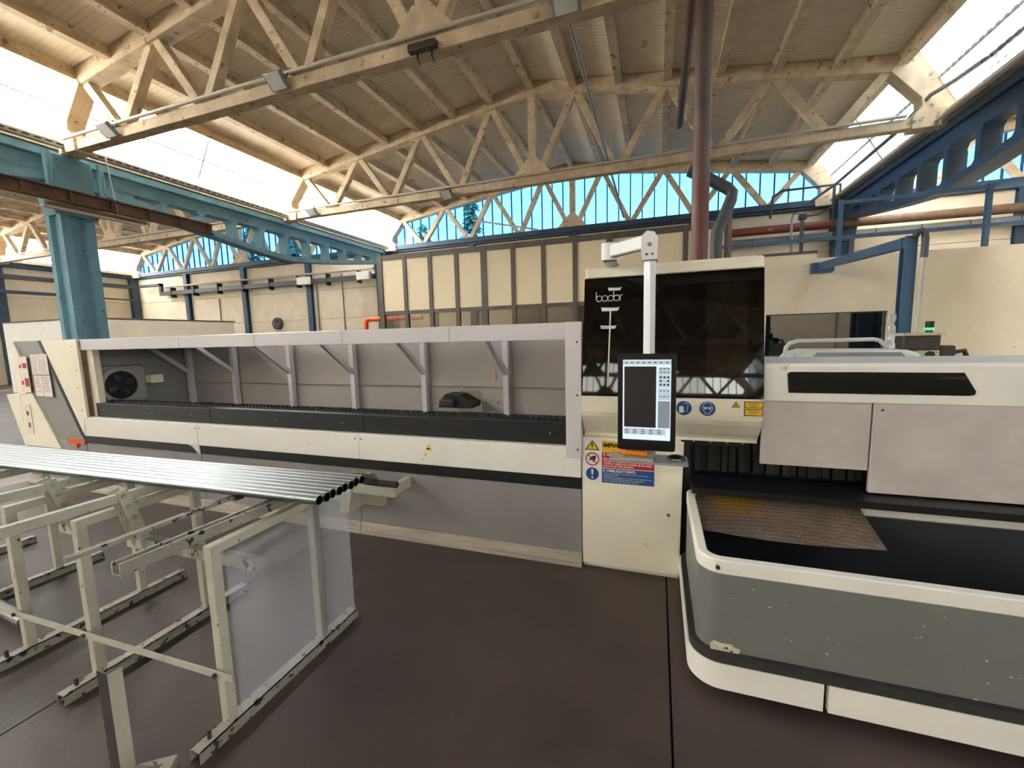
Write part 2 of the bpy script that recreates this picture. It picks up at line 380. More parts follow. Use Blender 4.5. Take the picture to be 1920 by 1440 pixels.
# ---------------- roof: purlins and deck panels as pieces of the ceiling
def ptop(x): return 7.73 - 0.14 * abs(x)
def ceiling(xc, ys, lab):
    c = SE('ceiling', (xc, 0, 6.5), lab)
    proto = {}
    for a, b in zip(ys[:-1], ys[1:]):
        for k in range(-7, 8):
            x = k * 1.07; z = ptop(x); ya, yb = a + 0.11, b - 0.11
            if 'p' not in proto:
                mb = MB(); e = xc + x; mb.prism([(e - 0.085, z), (e + 0.085, z), (e + 0.085, z + 0.06), (e + 0.05, z + 0.09), (e + 0.05, z + 0.16), (e + 0.085, z + 0.2), (e - 0.085, z + 0.2), (e - 0.05, z + 0.16), (e - 0.05, z + 0.09), (e - 0.085, z + 0.06)], 'y', ya, yb)
                proto['p'] = mb.build('purlin', 'purlin', c)
            else: share(proto['p'], (xc + x, (ya + yb) / 2, z), c)
        for k in range(-8, 8):
            xa = max(-7.62, k * 1.07); xb = min(7.62, (k + 1) * 1.07)
            if xb - xa < 0.2 and k not in (-8, 7): continue
            za, zb = ptop(xa) + 0.2, ptop(xb) + 0.2
            key = (k < 0, round(xb - xa, 2))
            for h in (0, 1):
                ya = a + (b - a) * h / 2; yb = a + (b - a) * (h + 1) / 2
                if key not in proto:
                    mb = MB()
                    # ribbed sheet: shallow ribs running from purlin to purlin
                    n = 26; L = (yb - ya - 0.006); vs = []; fs = []
                    prof = []
                    for i in range(n):
                        t = L * i / n; d = L / n
                        prof += [(t, 0), (t + d * 0.62, 0), (t + d * 0.7, 0.006), (t + d * 0.92, 0.006)]
                    prof.append((L, 0))
                    for (xx, zz) in ((xa, za), (xb, zb)):
                        for t, d in prof: vs.append((xc + xx, ya + 0.003 + t, zz + d))
                    for (xx, zz) in ((xa, za), (xb, zb)):
                        vs.append((xc + xx, ya + 0.003, zz + 0.06)); vs.append((xc + xx, yb - 0.003, zz + 0.06))
                    m_ = len(prof)
                    fs = [(i + 1, i, m_ + i, m_ + i + 1) for i in range(m_ - 1)] + [(2 * m_, 2 * m_ + 1, 2 * m_ + 3, 2 * m_ + 2)]
                    fs += [(0, 2 * m_, 2 * m_ + 2, m_), (m_ - 1, 2 * m_ - 1, 2 * m_ + 3, 2 * m_ + 1)]
                    mb.add(vs, fs); proto[key] = mb.build('roof_panel', 'deck', c); proto[key]['z0'] = min(za, zb)
                else: share(proto[key], (xc + (xa + xb) / 2, (ya + yb) / 2, min(za, zb)), c)
    # opaque roofing above the sheets
    for s in (-1, 1):
        MB().prism([(xc, 8.02), (xc + s * 7.7, 6.93), (xc + s * 7.7, 6.98), (xc, 8.07)] if s > 0 else [(xc, 8.07), (xc - 7.7, 6.98), (xc - 7.7, 6.93), (xc, 8.02)], 'y', ys[0] - 0.4, ys[-1] + 0.45).build('roof_covering', 'rust', c)
    return c
ceiling(XM, TY, 'beige ribbed roof deck on concrete purlins above the machine')
ceiling(XL, TY[3:], 'beige ribbed roof deck over the left side aisle')
ceiling(XR, TY[3:], 'beige ribbed roof deck over the right side aisle')
for xc, lab in ((XL, 'left'), (XR, 'right')):
    S(MB().prism([(xc - 7.65, 6.87), (xc, 7.95), (xc + 7.65, 6.87), (xc + 7.65, 6.95), (xc, 8.03), (xc - 7.65, 6.95)], 'y', YF - 0.3, TY[3] - 0.02).build('ceiling', 'deck'), 'plain roof of the %s aisle behind the viewer' % lab)

# ---------------- slanted roof lights along the eaves
def skylight(n, xc, s, ys, mat, lab, far=None):
    w_ = SE('window_%d' % n, (xc + s * 8.0, 0, 5.7), lab)
    A = Vector((xc + s * 7.74, 0, 6.93)); B = Vector((xc + s * 8.41, 0, 5.76)); d = (B - A); nn = Vector((s * 1.12, 0, 0.76)).normalized()
    proto = {}
    if far is not None:      # the stretch behind the viewer: one long flat pane per bay
        for k in range(far):
            a, b = TY[k] + 0.1, TY[k + 1] - 0.1
            MB().add([(A.x, a, A.z), (B.x, a, B.z), (B.x, b, B.z), (A.x, b, A.z)], [(0, 1, 2, 3)]).build('pane', mat, w_)
    for a, b in zip(ys[:-1], ys[1:]):
        for h in (0, 1):
            ya = a + 0.12 + (b - a - 0.24) * h / 2; yb = a + 0.12 + (b - a - 0.24) * (h + 1) / 2
            for r in (0, 1):
                p0 = A + d * (r * 0.5 + 0.01); p1 = A + d * (r * 0.5 + 0.49)
                ctr = (p0 + p1) / 2
                if r not in proto:
                    mb = MB(); n_ = 60; L = yb - ya - 0.03; vs = []; fs = []
                    for i in range(n_ + 1):
                        y = ya + 0.015 + L * i / n_; off = nn * (0.022 * math.sin(2 * math.pi * i / 4))
                        for p in (p0, p1): vs.append((p.x + off.x, y, p.z + off.z))
                    fs = [(2 * i, 2 * i + 1, 2 * i + 3, 2 * i + 2) for i in range(n_)]
                    mb.add(vs, fs); proto[r] = mb.build('pane', mat, w_); o0 = WL[proto[r].name]; proto[(r, 'dy')] = o0.y - ya
                else:
                    o0 = WL[proto[r].name]; share(proto[r], (o0.x, ya + proto[(r, 'dy')], o0.z), w_)
        for t in (0.0, 0.5, 1.0):
            p = A + d * t
            box(p.x - 0.02, p.x + 0.02, a + 0.12, b - 0.12, p.z - 0.02, p.z + 0.02).build('glazing_bar', 'galv', w_)
        ym = (a + b) / 2
        MB().bar((A.x, ym, A.z), (B.x, ym, B.z), 0.03, 0.03).build('glazing_bar', 'galv', w_)
    return w_
skylight(2, XM, -1, TY, 'skyglass', 'slanted corrugated roof light along the left eave of the main hall')
skylight(3, XM, 1, TY, 'skyglassright', 'slanted corrugated roof light along the right eave of the main hall')
skylight(4, XL, -1, TY[3:], 'skyglass', 'slanted roof light on the far left eave', 3)
skylight(5, XL, 1, TY[3:], 'skyglass', 'slanted roof light of the left aisle next to the gutter', 3)
skylight(6, XR, -1, TY[3:], 'skyglass', 'slanted roof light of the right aisle next to the gutter', 3)
skylight(12, XR, 1, TY[3:], 'skyglass', 'slanted roof light on the far right eave', 3)
# gutter slabs under the roof lights
k_ = 6
for x in (XM - 8.45, XM + 8.45):
    S(box(x - 0.26, x + 0.26, YF - 0.3, YB + 0.3, 5.54, 5.72).build('trim_%d' % k_, 'concrete'), 'concrete gutter slab on the blue beam'); k_ += 1
S(box(XL - 8.9, XL - 8.2, YF - 0.3, YB + 0.3, 5.62, 5.74).build('trim_8', 'concrete'), 'concrete gutter slab on the left wall')
S(box(22.05, 22.6, YF - 0.3, YB + 0.3, 5.5, 5.72).build('trim_9', 'concrete'), 'concrete gutter slab on the right wall')

# ---------------- gable glazing
def gable(n, xc, y, lab, mat='gableglass'):
    w_ = SE('window_%d' % n, (xc, y, 5.6), lab)
    def top(x):
        x = abs(x); return ptop(x) + 0.1 if x < 7.5 else 6.75 - (x - 7.5) * 1.3
    N = 40; W = 8.3
    for i in range(N):
        a = -W + 2 * W * i / N; b = -W + 2 * W * (i + 1) / N
        MB().prism([(xc + a + 0.015, 5.6), (xc + b - 0.015, 5.6), (xc + b - 0.015, top(b)), (xc + a + 0.015, top(a))], 'y', y - 0.004, y + 0.004).build('pane', mat, w_)
    for i in range(N + 1):
        a = -W + 2 * W * i / N
        box(xc + a - 0.02, xc + a + 0.02, y - 0.03, y + 0.03, 5.6, top(a) + 0.02).build('glazing_bar', 'blue', w_)
    return w_
gable(7, XM, YB + 0.26, 'gable glazing of the main hall showing blue sky')
gable(8, XL, YB + 0.26, 'gable glazing of the left side aisle')
gable(9, XR, YB + 0.26, 'gable glazing of the right side aisle')
gable(10, XM, YF - 0.26, 'gable glazing behind the viewer', 'officeglass')

# ================================================================== TRUSSES
def truss(xc, y, label, group='concrete roof trusses', chord='concrete'):
    t = T('roof_truss', label, 'roof truss', (xc, y, 5.5), group)
    h = 0.1
    box(xc - 8.3, xc + 8.3, y - h, y + h, 5.5, 5.69).build('bottom_chord', chord, t, 0.012)
    for s in (-1, 1):
        MB().prism([(xc, 7.93), (xc, 7.62), (xc + s * 7.5, 6.57), (xc + s * 7.66, 6.86)][::(1 if s < 0 else -1)], 'y', y - 0.13, y + 0.13).build('top_chord', 'concrete', t, 0.012)
        P = [(-8.44, 5.46), (-7.7, 5.46), (-7.7, 5.69), (-7.84, 5.86), (-7.82, 6.02), (-7.3, 6.6), (-7.5, 6.88), (-7.72, 6.9), (-8.44, 5.74)]
        MB().prism([(xc - s * p[0], p[1]) for p in P][::(1 if s < 0 else -1)], 'y', y - 0.15, y + 0.15).build('end_post', 'concrete', t, 0.012)
        for b, tp in ((0.12, 1.07), (2.04, 1.12), (2.16, 3.16), (4.19, 3.24), (4.31, 5.26), (6.34, 5.36), (6.46, 7.3)):
            MB().bar((xc + s * b, y, 5.66), (xc + s * tp, y, 7.68 - 0.14 * tp), 0.16, 0.16, (0, 1, 0)).build('diagonal', 'concrete', t, 0.01)
    box(xc - 0.1, xc + 0.1, y - 0.1, y + 0.1, 5.66, 7.7).build('king_post', 'concrete', t, 0.01)
    MB().prism([(xc - 0.55, 5.68), (xc + 0.55, 5.68), (xc + 0.13, 6.12), (xc - 0.13, 6.12)], 'y', y - 0.11, y + 0.11).build('gusset', 'concrete', t)
    return t
truss(XM, TY[5], 'large beige concrete roof truss crossing the top left, nearest the viewer')
truss(XM, TY[6], 'second beige concrete roof truss, behind the vertical red-brown pipe')
truss(XM, TY[7], 'beige concrete roof truss against the gable glazing of the main hall', chord='blue')
for k, q in enumerate(('fifth', 'fourth', 'third', 'second', 'first')): truss(XM, TY[k], q + ' concrete roof truss behind the viewer, seen only mirrored in the black panel', 'concrete roof trusses behind the viewer')
truss(XL, TY[5], 'concrete roof truss of the left aisle level with the blue column')
truss(XL, TY[6], 'concrete roof truss of the left aisle seen behind the blue column')
truss(XL, TY[7], 'concrete roof truss on the end wall of the left aisle', chord='blue')
truss(XR, TY[6], 'concrete roof truss of the right aisle, behind the dark blue gutter beam')
truss(XR, TY[7], 'concrete roof truss on the end wall of the right aisle', chord='blue')

# ================================================================== BLUE GUTTER BEAMS AND COLUMNS
def gutter_beam(x, ya, yb, mat, label):
    t = T('gutter_beam', label, 'beam', (x, (ya + yb) / 2, 4.2), 'fish-bellied gutter beams')
    L = yb - ya; w2 = 0.17
    mb = MB(); mb.prism([(ya, 5.08), (yb, 5.08), (yb, 5.36), (ya, 5.36)], 'x', x - w2 + 0.03, x + w2 - 0.03); mb.build('upper_chord', mat, t)
    mb = MB(); mb.prism([(ya, 5.36), (yb, 5.36), (yb, 5.52), (ya, 5.52)], 'x', x - w2 - 0.06, x + w2 + 0.06); mb.build('top_flange', mat, t, 0.015)
    def low(y):
        q = abs((y - ya) / L - 0.5) * 2
        return 4.26 + (4.98 - 4.26) * q ** 1.25
    for a, b in ((ya, ya + L / 2), (ya + L / 2, yb)):
        n = 6; ys = [a + (b - a) * i / n for i in range(n + 1)]
        MB().prism([(y, low(y)) for y in ys] + [(y, low(y) + 0.15) for y in reversed(ys)], 'x', x - w2, x + w2).build('lower_chord', mat, t)
    for a, s in ((ya, 1), (yb, -1)):
        MB().prism([(a, low(a)), (a + s * 1.25, low(a + s * 1.25)), (a + s * 1.1, 5.1), (a, 5.1)][::s], 'x', x - w2 + 0.04, x + w2 - 0.04).build('end_web', mat, t)
    n = 9
    for i in range(n):
        y = ya + 1.75 + (L - 3.5) * i / (n - 1); z0 = low(y) + 0.1; z1 = 5.12
        hh = min(0.12, (z1 - z0) * 0.28)
        P = [(y - 0.16, z0), (y + 0.16, z0), (y + 0.06, z0 + hh), (y + 0.06, z1 - hh), (y + 0.16, z1), (y - 0.16, z1), (y - 0.06, z1 - hh), (y - 0.06, z0 + hh)]
        MB().prism(P, 'x', x - w2 + 0.02, x + w2 - 0.02).build('web_post', mat, t)
    return t
gutter_beam(-11.5, TY[5] + 0.02, TY[7], 'teal', 'light blue fish-bellied gutter beam running from the column to the end wall, left')
gutter_beam(-11.5, TY[3], TY[5] - 0.02, 'teal', 'light blue gutter beam at the left edge, on the near side of the column')
gutter_beam(5.42, TY[5] + 0.02, TY[7], 'blue', 'dark blue fish-bellied gutter beam under the right roof light')
gutter_beam(5.42, TY[3], TY[5] - 0.02, 'blue', 'dark blue gutter beam over the right unit, on the near side')
def column(x, y, mat, label):
    t = T('column', label, 'column', (x, y, 0), 'blue hall columns')
    a, b = 0.26, 0.27
    P = [(-a, -b), (-0.13, -b), (-0.1, -b + 0.07), (0.1, -b + 0.07), (0.13, -b), (a, -b), (a, -0.12), (a - 0.07, -0.08), (a - 0.07, 0.08), (a, 0.12), (a, b), (0.13, b), (0.1, b - 0.07), (-0.1, b - 0.07), (-0.13, b), (-a, b), (-a, 0.12), (-a + 0.07, 0.08), (-a + 0.07, -0.08), (-a, -0.12)]
    MB().prism([(x + p[0], y + p[1]) for p in P], 'z', 0, 4.7).build('shaft', mat, t)
    box(x - 0.3, x + 0.3, y - 0.33, y + 0.33, 4.62, 5.46).build('head', mat, t, 0.03)
    MB().prism([(y - 0.27, 4.3), (y + 0.27, 4.3), (y + 0.33, 4.64), (y - 0.33, 4.64)], 'x', x - 0.27, x + 0.27).build('corbel', mat, t)
column(-11.5, TY[5], 'teal', 'teal concrete column rising behind the left end of the machine')
column(-11.5, TY[7], 'blue', 'blue column at the end wall beside the office partition')
column(5.42, TY[7], 'blue', 'dark blue column at the end wall on the right')
column(5.42, TY[5], 'blue', 'dark blue column outside the picture on the right')
for k, yy in ((-0.42, 'front'), (0.42, 'back')):
    tag(MB().tube([(-11.12, TY[5] + k, 5.42), (-11.12, TY[5] + k, 4.75), (-11.2, TY[5] + k * 0.8, 4.5), (-11.28, TY[5] + k * 0.72, 4.3)], 0.055, 14).build('downpipe', 'teal'),
        'blue rainwater downpipe on the %s side of the teal column head' % ('near' if k < 0 else 'far'), 'pipe', 'downpipes on the column')

# crane rail and hangers, left
t = T('crane_rail', 'brown steel rail beam with stiffeners passing in front of the teal column', 'rail beam', (-10.9, 5.6, 4.46))
for z in (4.465, 4.685): box(-10.98, -10.82, 2.4, 8.15, z - 0.012, z + 0.012).build('flange', 'rust', t)
box(-10.91, -10.89, 2.4, 8.15, 4.47, 4.68).build('web', 'rust', t)
for j in range(9): box(-10.97, -10.83, 2.6 + j * 0.68, 2.63 + j * 0.68, 4.47, 4.68).build('stiffener', 'rust', t)
t = T('cable_bar', 'beige cable trunking slung below the brown rail beam', 'trunking', (-10.85, 5.7, 4.27))
box(-10.9, -10.8, 4.9, 6.5, 4.28, 4.32).build('trunk', 'conduit', t); box(-10.88, -10.82, 4.95, 6.6, 4.33, 4.4).build('cover', 'rust', t)
MB().tube([(-10.85, 6.1, 4.3), (-10.95, 6.05, 5.6)], 0.014, 8).build('hanger_rod', 'galv', t)
t = T('cable_tray', 'perforated galvanised cable tray running above the left blue beam', 'cable tray', (-11.1, 7, 5.54))
mb = MB(); mb.box(-11.16, -11.06, 0, 16.1, 5.545, 5.555); mb.box(-11.16, -11.15, 0, 16.1, 5.555, 5.63); mb.box(-11.07, -11.06, 0, 16.1, 5.555, 5.63); mb.build('tray', 'galv', t)
for j in range(80): box(-11.0595, -11.056, 3.1 + j * 0.16, 3.2 + j * 0.16, 5.58, 5.605).build('slot', 'joint', t)

# conduits on truss chords, floodlights
tag(MB().tube([(XM - 8.0, TY[5] - 0.15, 5.72), (XM + 6, TY[5] - 0.15, 5.72)], 0.032, 10).build('conduit', 'conduit'), 'pale conduit clipped along the bottom chord of the nearest truss', 'conduit', 'conduits along the trusses')
tag(MB().tube([(XM - 8.0, TY[6] - 0.15, 5.72), (XM + 7.6, TY[6] - 0.15, 5.72)], 0.03, 10).build('conduit', 'conduit'), 'pale conduit clipped along the bottom chord of the second truss', 'conduit', 'conduits along the trusses')
tag(MB().tube([(XL - 6.0, TY[6] - 0.15, 5.72), (XL + 7.6, TY[6] - 0.15, 5.72)], 0.03, 10).build('conduit', 'conduit'), 'pale conduit along the left aisle truss behind the teal column', 'conduit', 'conduits along the trusses')
tag(MB().tube([(-1.15, 4.2, 5.8), (-1.2, 16.2, 5.8)], 0.03, 10).build('conduit', 'galv'), 'thin conduit running lengthways under the ridge to the gable', 'conduit')
tag(MB().tube([(0.42, 3.2, 6.35), (0.42, 11.0, 6.35)], 0.075, 12).build('exhaust_duct', 'pipebrown'), 'brown pipe running lengthways under the roof beside the vertical pipe', 'pipe')
tag(MB().tube([(-7.05, 16.05, 6.3), (-4.3, 15.9, 5.62)], 0.035, 8).build('loose_conduit', 'conduit'), 'loose white conduit hanging at an angle before the gable glazing', 'conduit')
tag(MB().tube([(4.35, 15.9, 5.5), (4.75, 14.8, 5.72), (4.75, 11.5, 5.75), (4.85, 10.7, 6.0), (5.1, 10.5, 6.1), (5.2, 9.8, 6.1), (5.2, 4.0, 6.1)], 0.04, 10).build('eave_conduit', 'galv'), 'grey conduit bending around the truss ends along the right roof light', 'conduit')
for x, mat_ in ((5.12, 'galv'), (5.02, 'conduit')):
    tag(MB().tube([(x, 2.0, 5.56), (x, 16.0, 5.56)], 0.035, 8).build('gutter_pipe', mat_), 'pipe along the gutter over the dark blue beam, %s' % ('next to the beam' if mat_ == 'galv' else 'on the hall side, pale'), 'pipe', 'pipes along the right gutter')
def flood(x, y, z, label):
    t = T('flood_light', label, 'flood light', (x, y, z), 'flood lights on the trusses')
    MB().prism([(y - 0.3, z + 0.07), (y - 0.12, z - 0.1), (y - 0.08, z - 0.06), (y - 0.26, z + 0.11)], 'x', x - 0.17, x + 0.17).build('housing', 'galv', t, 0.01)
    MB().prism([(y - 0.297, z + 0.055), (y - 0.135, z - 0.098), (y - 0.13, z - 0.092), (y - 0.292, z + 0.061)], 'x', x - 0.135, x + 0.135).build('lens', 'lens', t)
    MB().tube([(x - 0.19, y - 0.2, z), (x - 0.19, y - 0.1, z + 0.2), (x + 0.19, y - 0.1, z + 0.2), (x + 0.19, y - 0.2, z)], 0.012, 8).build('bracket', 'galv', t)
    box(x - 0.03, x + 0.03, y - 0.12, y + 0.0, z + 0.12, z + 0.2).build('clamp', 'darksteel', t)
flood(-5.53, TY[5] - 0.02, 5.6, 'flood light on the nearest truss, left of the torn chord joint')
flood(-1.07, TY[5] - 0.02, 5.56, 'flood light on the nearest truss at the top edge of the picture')
flood(-9.6, TY[5] - 0.02, 5.6, 'flood light on the nearest truss beside the left roof light')
flood(-5.46, TY[6] - 0.02, 5.52, 'small flood light on the second truss')
flood(XM - 7.0, TY[6] - 0.02, 5.6, 'small flood light at the left end of the second truss')
t = T('cable_junction', 'dark frayed cable junction hanging in the gap of the nearest truss chord', 'junction', (-3.0, TY[5] - 0.2, 5.55))
box(-3.25, -2.82, TY[5] - 0.2, TY[5] - 0.1, 5.5, 5.6).build('splice_box', 'darksteel', t, 0.02)
for dx in (-0.1, 0.12): MB().tube([(-3.0 + dx, TY[5] - 0.16, 5.52), (-3.02 + dx, TY[5] - 0.16, 5.4), (-2.99 + dx, TY[5] - 0.15, 5.33)], 0.012, 6).build('loose_wire', 'black', t)

# big vertical pipe
tag(MB().tube([(0.41, 5.0, 0), (0.41, 5.0, 8.05)], 0.084, 20).build('vertical_pipe', 'pipebrown'), 'tall red-brown vertical pipe rising to the roof behind the black cabin', 'pipe')

# ================================================================== BACK AREA: office partition, box room, wall fittings
t = T('office_partition', 'tall partition of cream panels in a dark brown frame over clear panes', 'partition', (-3.3, 10.6, 0))
vx = [-7.62, -6.79, -5.98, -5.17, -4.37, -3.55, -2.74, -1.94, -1.1, -0.26, 0.58, 1.42]
for i, x in enumerate(vx):
    w_ = 0.08 if i in (0, 4, 8) else 0.055
    box(x - w_, x + w_, 10.56, 10.66, 0, 4.03).build('upright', 'framebrown', t)
for z0, z1 in ((3.9, 4.04), (2.36, 2.46), (0.9, 0.98), (0, 0.1)): box(vx[0], vx[-1], 10.57, 10.65, z0, z1).build('cross_rail', 'framebrown', t)
for i in range(len(vx) - 1):
    box(vx[i] + 0.04, vx[i + 1] - 0.04, 10.59, 10.63, 2.45, 3.92).build('cream_panel', 'offcream', t, 0.006)
    box(vx[i] + 0.04, vx[i + 1] - 0.04, 10.605, 10.615, 0.97, 2.37).build('pane', 'officeglass', t)
    box(vx[i] + 0.04, vx[i + 1] - 0.04, 10.59, 10.63, 0.09, 0.91).build('lower_panel', 'framebrown', t)
box(vx[0] - 0.05, vx[0] + 0.05, 10.6, 13.9, 3.9, 4.04).build('side_rail', 'framebrown', t)
box(vx[0] - 0.05, vx[0] + 0.05, 13.8, 13.9, 0, 4.0).build('upright', 'framebrown', t)
tag(box(-4.35, 1.3, 12.9, 13.1, 0, 2.6).build('stone_wall', 'stonewall'), 'mottled brown stone-clad wall inside the glazed office', 'wall')
tag(MB().tube([(-9.0, 11.6, 0), (-9.0, 11.6, 2.2), (-8.95, 11.6, 2.29), (-8.85, 11.6, 2.31), (-6.9, 11.6, 2.31)], 0.075, 14).build('orange_pipe', 'orange'), 'orange pipe bending over at the left corner of the office partition', 'pipe')

t = T('box_room', 'low white box room standing behind the teal column', 'room box', (-20.4, 11.4, 0))
box(-23.1, -17.95, 8.85, 8.97, 0, 2.6).build('front_panel', 'white', t)
box(-18.07, -17.95, 8.97, 13.9, 0, 2.6).build('side_panel', 'partition', t)
box(-23.1, -22.98, 8.97, 13.9, 0, 2.6).build('side_panel', 'partition', t)
box(-23.1, -17.95, 13.9, 14.0, 0, 2.6).build('rear_panel', 'partition', t)
box(-23.14, -17.91, 8.82, 14.04, 2.6, 2.64).build('roof_cap', 'framebrown', t)

# wall fittings of the end walls
t = T('wall_cable_tray', 'grey cable tray on brackets along the end wall of the left aisle', 'cable tray', (-19, 16.15, 4.4))
box(-25.8, -11.9, 16.05, 16.2, 4.36, 4.56).build('tray', 'pipedark', t)
box(-25.95, -25.8, 16.05, 16.2, 4.36, 5.02).build('riser', 'pipedark', t); box(-27.6, -25.8, 16.05, 16.2, 4.88, 5.02).build('tray', 'pipedark', t)
for j in range(8): box(-25 + j * 1.75, -24.97 + j * 1.75, 16.02, 16.3, 4.22, 4.75).build('bracket', 'black', t)
tag(MB().tube([(-25.4, 16.1, 4.8), (-11.9, 16.1, 4.8)], 0.05, 10).build('wall_conduit', 'conduit'), 'white pipe above the cable tray on the left end wall', 'pipe')
for x, lab in ((-15.75, 'white junction box on a blue pilaster of the left end wall'), (-12.35, 'white junction box next to the office partition, on the left end wall')):
    t = T('junction_box', lab, 'junction box', (x, 16.05, 4.3), 'junction boxes')
    box(x - 0.35, x + 0.35, 15.88, 16.045, 4.3, 4.66).build('housing', 'white', t, 0.02); box(x - 0.33, x + 0.33, 15.865, 15.885, 4.32, 4.64).build('lid', 'white', t, 0.01)
t = T('wall_fan', 'small round dark fan set into the left end wall', 'fan', (-18.0, 16.35, 2.2))
MB().prism(circ(-18.0, 2.57, 0.3, 20), 'y', 16.3, 16.44).build('housing', 'darksteel', t); MB().prism(circ(-18.0, 2.57, 0.25, 20), 'y', 16.285, 16.3).build('grille', 'black', t)
for a in range(5):
    an = a * 2 * math.pi / 5; MB().bar((-18.0 + 0.05 * math.cos(an), 16.275, 2.57 + 0.05 * math.sin(an)), (-18.0 + 0.22 * math.cos(an), 16.275, 2.57 + 0.22 * math.sin(an)), 0.02, 0.09, (0, 1, 0)).build('blade', 'galv', t)
for i, (x, z0, z1, lab) in enumerate(((-13.9, 2.0, 4.75, 'thin conduit dropping down the end wall left of the orange pipe'), (-15.4, 2.0, 4.3, 'thin conduit beside the right blue pilaster of the left aisle'), (-21.9, 2.2, 4.0, 'thin dark conduit on the end wall between the left pilasters'))):
    tag(MB().tube([(x, 16.38, z0), (x, 16.38, z1)], 0.025, 8).build('drop_conduit', 'rust'), lab, 'conduit', 'drop conduits')
t = T('left_wall_tray', 'cable tray with blue cables along the far left side wall', 'cable tray', (-28.1, 12, 4.0))
box(-28.25, -28.05, 6, 16.2, 4.2, 4.26).build('tray', 'pipedark', t); box(-28.2, -28.1, 6, 14, 4.26, 4.34).build('cable_bundle', 'bluemetal', t)
box(-28.25, -28.05, 6, 16.2, 4.85, 5.05).build('duct', 'pipedark', t)

# right: inner partition wall, window, guard rail, pipes
wi = SE('wall_inner', (5.5, 9.9, 0), 'cream partition wall behind the right unit of the machine')
for a in ((1.95, 2.08, 0, 3.0), (4.08, 9.5, 0, 3.0), (2.08, 4.08, 0, 1.1), (2.08, 4.08, 1.95, 3.0)):
    box(a[0], a[1], 9.85, 10.0, a[2], a[3]).build('wall_section', 'partition', wi)
box(1.95, 9.5, 10.0, 12.4, 2.92, 3.0).build('roof_slab', 'partition', wi); box(1.95, 2.1, 10.0, 12.4, 0, 2.92).build('wall_section', 'partition', wi)
wn = SE('window_11', (3.08, 9.92, 1.1), 'dark window in the cream partition wall')
for a, b in ((2.1, 3.3), (3.34, 4.06)): box(a, b, 9.915, 9.925, 1.12, 1.93).build('pane', 'darkglass', wn)
for a in ((2.08, 2.1, 1.1, 1.95), (3.3, 3.34, 1.1, 1.95), (4.06, 4.08, 1.1, 1.95), (2.08, 4.08, 1.1, 1.12), (2.08, 4.08, 1.93, 1.95)): box(a[0], a[1], 9.89, 9.95, a[2], a[3]).build('window_frame', 'framebrown', wn)
t = T('duct_box', 'cream duct box with a dark edge on the partition roof', 'duct', (2.35, 10.3, 3.0))
box(1.95, 2.95, 10.05, 10.6, 3.0, 3.16).build('casing', 'partition', t); box(1.93, 2.97, 10.03, 10.06, 3.13, 3.18).build('edge_strip', 'framebrown', t)
t = T('guard_rail', 'blue steel guard rail standing on the partition wall', 'railing', (5, 9.92, 3.0))
for x in (3.27, 5.42, 7.6): box(x - 0.035, x + 0.035, 9.89, 9.96, 3.0, 4.06).build('post', 'bluemetal', t)
box(1.2, 9.4, 9.9, 9.95, 3.34, 3.4).build('rail', 'bluemetal', t); box(3.27, 9.4, 9.9, 9.95, 3.98, 4.04).build('rail', 'bluemetal', t)
tag(MB().tube([(1.4, 15.7, 4.78), (5.0, 15.7, 4.78)], 0.13, 14).build('wall_pipe', 'pipered'), 'red pipe along the end wall right of the vertical pipe', 'pipe')
tag(MB().tube([(5.0, 15.7, 4.78), (16, 15.7, 4.72)], 0.13, 14).build('wall_pipe', 'rust'), 'brown pipe along the end wall under the dark blue beam', 'pipe')
t = T('end_wall_tray', 'grey cable trunking along the right part of the end wall', 'cable tray', (6, 16.15, 4.4)); box(1.3, 16, 16.05, 16.2, 4.38, 4.62).build('trunk', 'galv', t)
for j in range(12): box(1.8 + j * 1.1, 1.82 + j * 1.1, 16.04, 16.05, 4.38, 4.62).build('joint_cover', 'pipedark', t)
tag(MB().tube([(0.5, 8.5, 4.5), (0.75, 8.5, 4.36), (1.12, 8.5, 4.12), (1.2, 8.5, 4.03), (1.18, 8.5, 3.9), (0.98, 8.5, 3.4), (0.97, 8.5, 3.2), (0.97, 8.5, 0)], 0.1, 14).build('elbow_duct', 'pipedark'), 'dark grey bent duct right of the vertical pipe', 'duct')
for x, y, z1, mat_, lab in ((1.11, 9.9, 3.9, 'bluemetal', 'thin blue upright beside the vertical pipe'), (1.38, 9.9, 4.13, 'rust', 'thin brown upright pipe right of the bent duct')):
    tag(MB().tube([(x, y, 0), (x, y, z1)], 0.035, 10).build('riser_pipe', mat_), lab, 'pipe')
t = T('valve_pipes', 'pair of thin standing pipes with a valve and a hooked top on the partition roof', 'pipe', (2.65, 10.2, 3.0))
MB().tube([(2.56, 10.2, 3.0), (2.54, 10.2, 3.85), (2.57, 10.2, 3.95), (2.63, 10.2, 3.97), (2.7, 10.2, 3.93), (2.72, 10.2, 3.85)], 0.022, 8).build('thin_pipe', 'galv', t)
MB().tube([(2.73, 10.2, 3.0), (2.72, 10.2, 3.85)], 0.035, 10).build('riser', 'pipedark', t); box(2.66, 2.79, 10.14, 10.26, 3.82, 3.93).build('valve', 'darksteel', t, 0.02)
MB().tube([(2.72, 10.2, 3.88), (3.0, 10.2, 3.9), (3.2, 10.2, 4.02)], 0.018, 8).build('thin_pipe', 'pipedark', t)
t = T('bracket_pipes', 'square loop of thin grey pipes at the right end of the gable ledge', 'pipe', (4.8, 15.6, 5.0))
MB().tube([(3.3, 15.6, 5.1), (3.35, 15.6, 5.75), (3.6, 15.6, 5.9), (5.1, 15.6, 5.9), (5.1, 15.6, 4.6), (5.0, 15.6, 4.5)], 0.04, 8).build('pipe_loop', 'pipedark', t)
